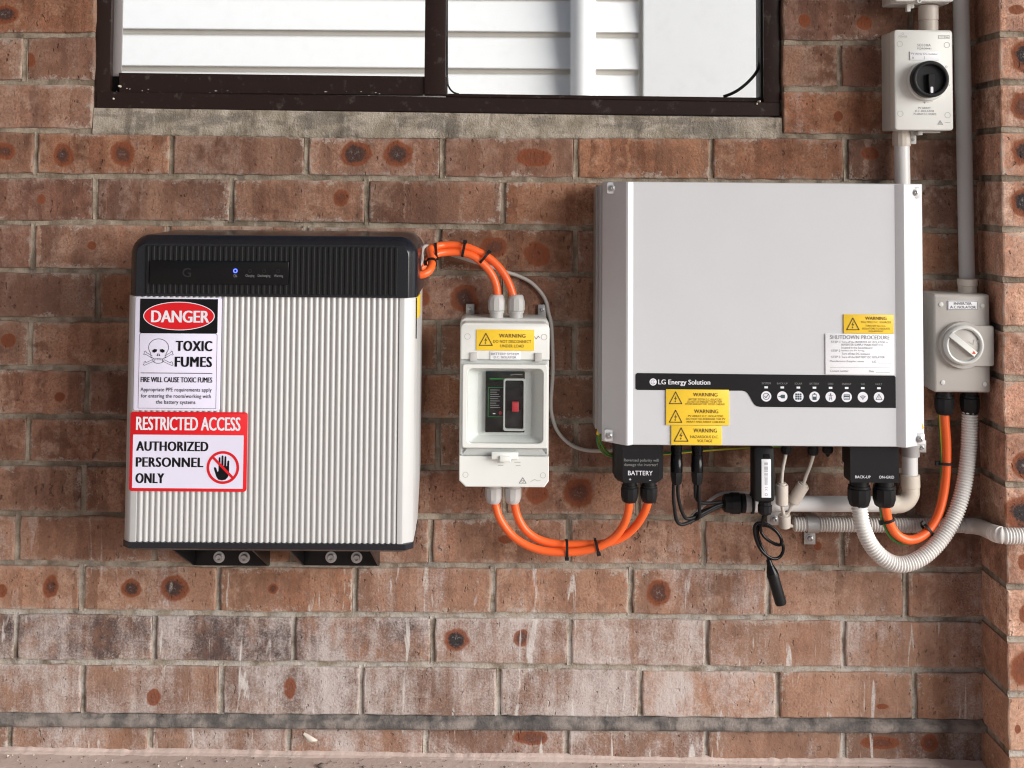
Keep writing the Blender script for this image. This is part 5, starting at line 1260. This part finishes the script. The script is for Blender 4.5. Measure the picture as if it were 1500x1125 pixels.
mb.loft([[k1 + Vector((x, 0, z)) for x, z in hp[::-1]], [k1 + Vector((x, -.0088, z)) for x, z in hp[::-1]], [k1 + Vector((x * .8, -.0098, z * .95)) for x, z in hp[::-1]]]); mb.build('grip', 'black', kn, angle=25)
pr = Print(f, VD + .0239, ['whiteink']); pr.rrect(1355.8, 128.5, 1359.6, 137.5, 1.3, 'whiteink'); pr.build('pointer_mark', kn)
mb = MB(); mb.box(X(1349), X(1355.5), -.055, -.03, Z(197.5), Z(191.5), .001); mb.box(X(1356), X(1383), -.05, -.03, Z(194), Z(191.3), .0006); mb.build('mounting_ear', 'boxgrey', pv)
mb = MB(); A = P(1338, 206, .036); mb.box(A.x - .006, A.x + .004, -.04, -.030, A.z - .006, A.z + .018, .001); screw(mb, A + Vector((-.001, -.005, .002)), .0024); mb.build('hinge_tab', 'boxgrey', pv)
mb = MB(); mb.lathe(P(1360, 47, .035), (0, 0, 1), [(0, .0165), (.019, .0165), (.0192, .0158), (.0205, .0158), (.0207, .0170), (.046, .0170)], 22); mb.build('entry_bush', 'ferrite', pv, angle=25)
# underside of the next box above, cut by the frame
jb = thing('switch_box', 'bottom edge of another white box at the very top above the white isolator', 'box', P(1353, 0, .035))
mb = MB(); plate(mb, P(1311, 0, .07).x, P(1397, 0, .07).x, P(1353, 3, .07).z, P(1353, -140, .07).z, .001, -.048, .003, .001); mb.build('back_box', 'boxgrey', jb)
mb = MB(); plate(mb, P(1310, 0, .07).x, P(1397.5, 0, .07).x, P(1353, 2.2, .07).z, P(1353, -141, .07).z, -.0482, -.07, .005, .002); mb.build('cover', 'boxwhite', jb, angle=50)
mb = MB(); mb.box(P(1327, 0, .04).x, P(1332.5, 0, .04).x, -.045, -.036, P(1330, 17.5, .04).z, P(1330, 2, .04).z, .001); mb.box(P(1332, 0, .04).x, P(1338, 0, .04).x, -.045, -.036, P(1330, 12.5, .04).z, P(1330, 4, .04).z, .001); mb.build('hinge_tab', 'boxwhite', jb)
mb = MB(); mb.lathe(P(1346, 1.5, .071), (0, -1, 0), [(0, .004), (.003, .004), (.003, .002), (.001, .0015)], 14); mb.build('ear', 'boxgrey', jb)

# ------------------------------------------------------------------ solar connectors, dongle, cords
for x, lab in ((991, 'left black solar connector hanging under the yellow plates of the inverter'), (1021.3, 'right black solar connector hanging under the yellow plates of the inverter')):
    t = thing('solar_connector', lab, 'connector', P(x, 690, .07), 'black solar connectors')
    c = P(x, 650, .07); s_ = .00117
    mb = MB(); mb.lathe(c, (0, 0, -1), [(0, .0098), (.012, .0098), (.0125, .0090), (.018, .0090), (.0185, .0100), (.030, .0100), (.031, .0104), (.046, .0104), (.047, .0096)], 18); mb.build('socket', 'blackgloss', t, angle=30)
    mb = MB(); mb.lathe(c - Vector((0, 0, .0465)), (0, 0, -1), [(0, .0098), (.006, .0102), (.010, .0094), (.018, .0084), (.021, .0070), (.0215, .0035)], 8, rot=.2); mb.build('nut', 'black', t, angle=20)
GL = 'black solar leads'
def lead(label, *pp): cable('solar_lead', path(*pp), .0030, 'black', label, 'lead', GL, 10)
lead('solar lead dropping lowest from the left connector before turning right', (987.5, 700, .07), (986.5, 725, .07), (988, 745, .069), (991, 762, .066), (997, 768, .062), (1006, 766.5, .058), (1019, 760.5, .052), (1036, 751, .045), (1052, 743, .038), (1068, 738.5, .031))
lead('second solar lead of the left connector, turning right above the lowest one', (993.5, 700, .07), (993, 722, .07), (996, 740, .068), (1001, 754, .064), (1007, 760, .060), (1018, 757, .055), (1032, 750, .048), (1050, 741, .040), (1068, 736.5, .033))
lead('solar lead of the right connector that hangs down to a kink', (1024, 700, .07), (1023.8, 722, .07), (1024.5, 742, .066), (1024.5, 755, .060), (1021, 760, .056), (1017, 757, .052), (1024, 751, .046), (1045, 744, .040), (1068, 740, .030))
lead('solar lead of the right connector that turns straight into the conduit gland', (1019.5, 700, .07), (1018.5, 716, .069), (1019.5, 729, .064), (1026, 736, .056), (1040, 737, .046), (1055, 735.5, .036), (1068, 735, .030))
cable('signal_cable', path((1012, 757, .030), (1030, 741, .016), (1042, 731, .012), (1056, 723.5, .010), (1075, 721.3, .010), (1095, 722.5, .010), (1108, 725, .010), (1130, 732, .010)), .0028, 'cordgrey', 'thin grey cable passing over the black end gland of the white conduit', 'cable')

dg = thing('wifi_dongle', 'black plug-in dongle with white barcode label under the inverter', 'dongle', P(1120, 700, .075))
f = Fr(1119, 700, .088); X, Z = f.X, f.Z
mb = MB(); plate(mb, X(1104.5), X(1135), Z(735), Z(655), -.058, -.088, .006, .003); db = mb.build('body', 'black', dg, angle=50)
mb = MB(); plate(mb, X(1109), X(1131), Z(657), Z(650.5), -.062, -.084, .003, .001); mb.build('collar', 'black', dg)
mb = MB(); plate(mb, X(1118.5), X(1127.5), Z(671), Z(665.5), -.0882, -.0892, .001, .0003); mb.build('button', 'blackgloss', dg)
mb = MB(); plate(mb, X(1115.5), X(1129.3), Z(728.5), Z(672.8), -.0881, -.0884, .0006, .0001); lb = mb.build('barcode_label', 'platewhite', dg)
pr = Print(f, .0885, ['ink', 'greyink'])
yy = 677.0; rg = random.Random(3)
while yy < 699:
    h = rg.choice((.5, .8, 1.1)); pr.rect(1119.5, yy, 1125, yy + h, 'greyink'); yy += h + rg.choice((.5, .8, 1.3))
for k in range(7): pr.rect(1120, 700.5 + 1.5 * k, 1124.5, 701.2 + 1.5 * k, 'greyink')
for y0 in (714.5, 718): pr.line(arc(1122.3, y0, 1.6, 1.4, 180, 360, 6), .5, 'greyink')
pr.ring(1122.3, 724, 2, .5, 'greyink'); pr.build('label_print', lb)
mb = MB(); mb.lathe(P(1120.5, 734, .073), (0, 0, -1), [(0, .0108), (.006, .0108), (.0065, .0122), (.017, .0122), (.021, .0100), (.023, .0060), (.023, .0035)], 10); mb.build('cable_gland', 'black', dg, angle=25)
cable('sensor_cord', path((1120, 752, .073), (1116, 765, .070), (1114, 775, .066), (1118.5, 785, .066), (1128, 793, .067), (1139, 798, .068), (1144.5, 796.5, .070), (1143.5, 788, .071), (1137, 778, .071), (1127, 770, .070), (1116, 766, .070), (1108, 767.5, .070), (1104.8, 775, .070), (1107, 789, .069), (1113, 803, .067), (1122, 813, .066), (1133, 818.5, .064), (1142, 816, .061), (1147, 807.5, .059), (1146.5, 797, .058), (1141, 783, .057), (1129, 772.5, .058), (1118, 769.5, .060), (1110.5, 772, .061), (1110, 782, .061), (1114, 797, .060), (1121, 810, .060), (1125.5, 818, .060), (1126.5, 824, .060)), .0027, 'blackgloss', 'glossy black cord wound into a loose knot below the dongle', 'cord')
A, B = P(1125.8, 820, .060), P(1144.5, 886, .060)
plug = thing('capped_plug', 'black capped plug hanging from the knotted cord below the dongle', 'plug', A)
dv = (B - A).normalized(); L_ = (B - A).length
mb = MB(); mb.lathe(A, dv, [(0, .0042), (.004, .0050), (.010, .0055), (.0105, .0062), (.020, .0094), (.024, .0098)], 16); mb.build('strain_relief', 'blackgloss', plug, angle=30)
mb = MB(); mb.lathe(A + dv * .0235, dv, [(0, .0099), (.002, .0104), (.006, .0104), (.0065, .0098), (L_ - .0275, .0098), (L_ - .0245, .0088), (L_ - .0235, .0050)], 18); mb.build('cap', 'black', plug, angle=30)

GC = 'beige cords with ferrite sleeves'
def cord(label, pts_a, fer, pts_b=None, extra=None):
    t = thing('ferrite_cord', label, 'cord', P(*pts_a[0]), GC)
    mb = MB(); mb.tube(path(*pts_a), .0029, 10); mb.build('cord', 'cordw', t)
    for (a, b, r_) in fer:
        A, B = P(*a), P(*b); d_ = (B - A); L = d_.length
        mb = MB(); mb.lathe(A, d_, [(0, r_ * .62), (.0005, r_ * .70), (.003, r_ * .70), (.003, r_), (.0045, r_ * 1.03), (L - .004, r_ * 1.03), (L - .002, r_), (L, r_ * .7)], 20); mb.build('ferrite_sleeve', 'ferrite', t, angle=30)
    if pts_b: mb = MB(); mb.tube(path(*pts_b), .0029, 10); mb.build('cord', 'cordw', t)
cord('beige cord with two ferrite sleeves, hanging straight down beside the dongle', ((1152, 655, .07), (1150.5, 668, .07), (1147, 685, .07), (1145.3, 700, .068), (1145, 715, .066)), (((1145.3, 707, .066), (1145.3, 740, .062), .0103), ((1149, 752, .045), (1149.5, 773, .040), .0100)), ((1145.3, 736, .062), (1146, 744, .055), (1148.5, 756, .045)))
cord('beige cord whose ferrite sleeve slants left behind the first cord', ((1191.5, 655, .07), (1191.5, 666, .07), (1187, 682, .066), (1181, 697, .060), (1176, 712, .056)), (((1178.3, 708, .056), (1161, 736, .046), .0103),), ((1162, 735, .046), (1156, 748, .040), (1152, 760, .036), (1158, 770, .026), (1170, 769, .018)))

# ------------------------------------------------------------------ litter along the foot of the wall
c = P(455, 1086, .012)
o = None
mb = MB(); rings = []
for k in range(9):
    t = k / 8; w_ = .0045 * math.sin(math.pi * min(1, .12 + t * .88)) + .0008; ctr = Vector((c.x - .012 + .024 * t, c.y - .004 * math.sin(2.5 * t), c.z + .013 - .020 * t + .010 * t * t))
    rings.append([ctr + Vector((w_ * .45 * s_, -.0030 * (1 - s_ * s_) - .0006 * lay, w_ * s_ * .9)) for lay, ss in ((0, (-1, -.5, 0, .5, 1)), (1, (1, .5, 0, -.5, -1))) for s_ in ss])
mb.loft(rings); o = mb.build('dry_leaf', 'flake', None); tag(o, 'curled pale dry leaf lying against the foot of the wall', 'leaf')
mb = MB(); c = P(471, 1117, .045); bm = bmesh.new(); bmesh.ops.create_icosphere(bm, subdivisions=2, radius=.0065)
for v in bm.verts: v.co *= 1 + .35 * mnoise.noise(v.co * 260); v.co.z *= .6
bm.verts.index_update(); mb.add([v.co + Vector((c.x, c.y, gz(c.x) + .0035)) for v in bm.verts], [[v.index for v in q.verts] for q in bm.faces]); bm.free()
o = mb.build('pebble', 'grit', None, angle=50); tag(o, 'small grey pebble on the pink concrete near the dry leaf', 'pebble')
mb = MB(); rg = random.Random(11)
for k in range(420):
    x = rg.uniform(P(-40, 1100).x, XC); y = -.018 - abs(rg.gauss(0, .035)); r = rg.uniform(.0007, .0022) * (1.6 if rg.random() < .08 else 1)
    c = Vector((x, y, gz(x) + r * .5 + .002))
    vs = [c + Vector((rg.uniform(.7, 1.3) * r * a, rg.uniform(.7, 1.3) * r * b, rg.uniform(.5, .9) * r * e)) for a, b, e in ((1, 0, 0), (-1, 0, 0), (0, 1, 0), (0, -1, 0), (0, 0, 1), (0, 0, -1))]
    mb.add(vs, [(0, 2, 4), (2, 1, 4), (1, 3, 4), (3, 0, 4), (2, 0, 5), (1, 2, 5), (3, 1, 5), (0, 3, 5)], 0 if rg.random() < .7 else 1)
o = mb.build('grit', ['grit', 'flake'], None, smooth=False); tag(o, 'loose grit and mortar crumbs along the floor edge', 'grit', None, 'stuff')
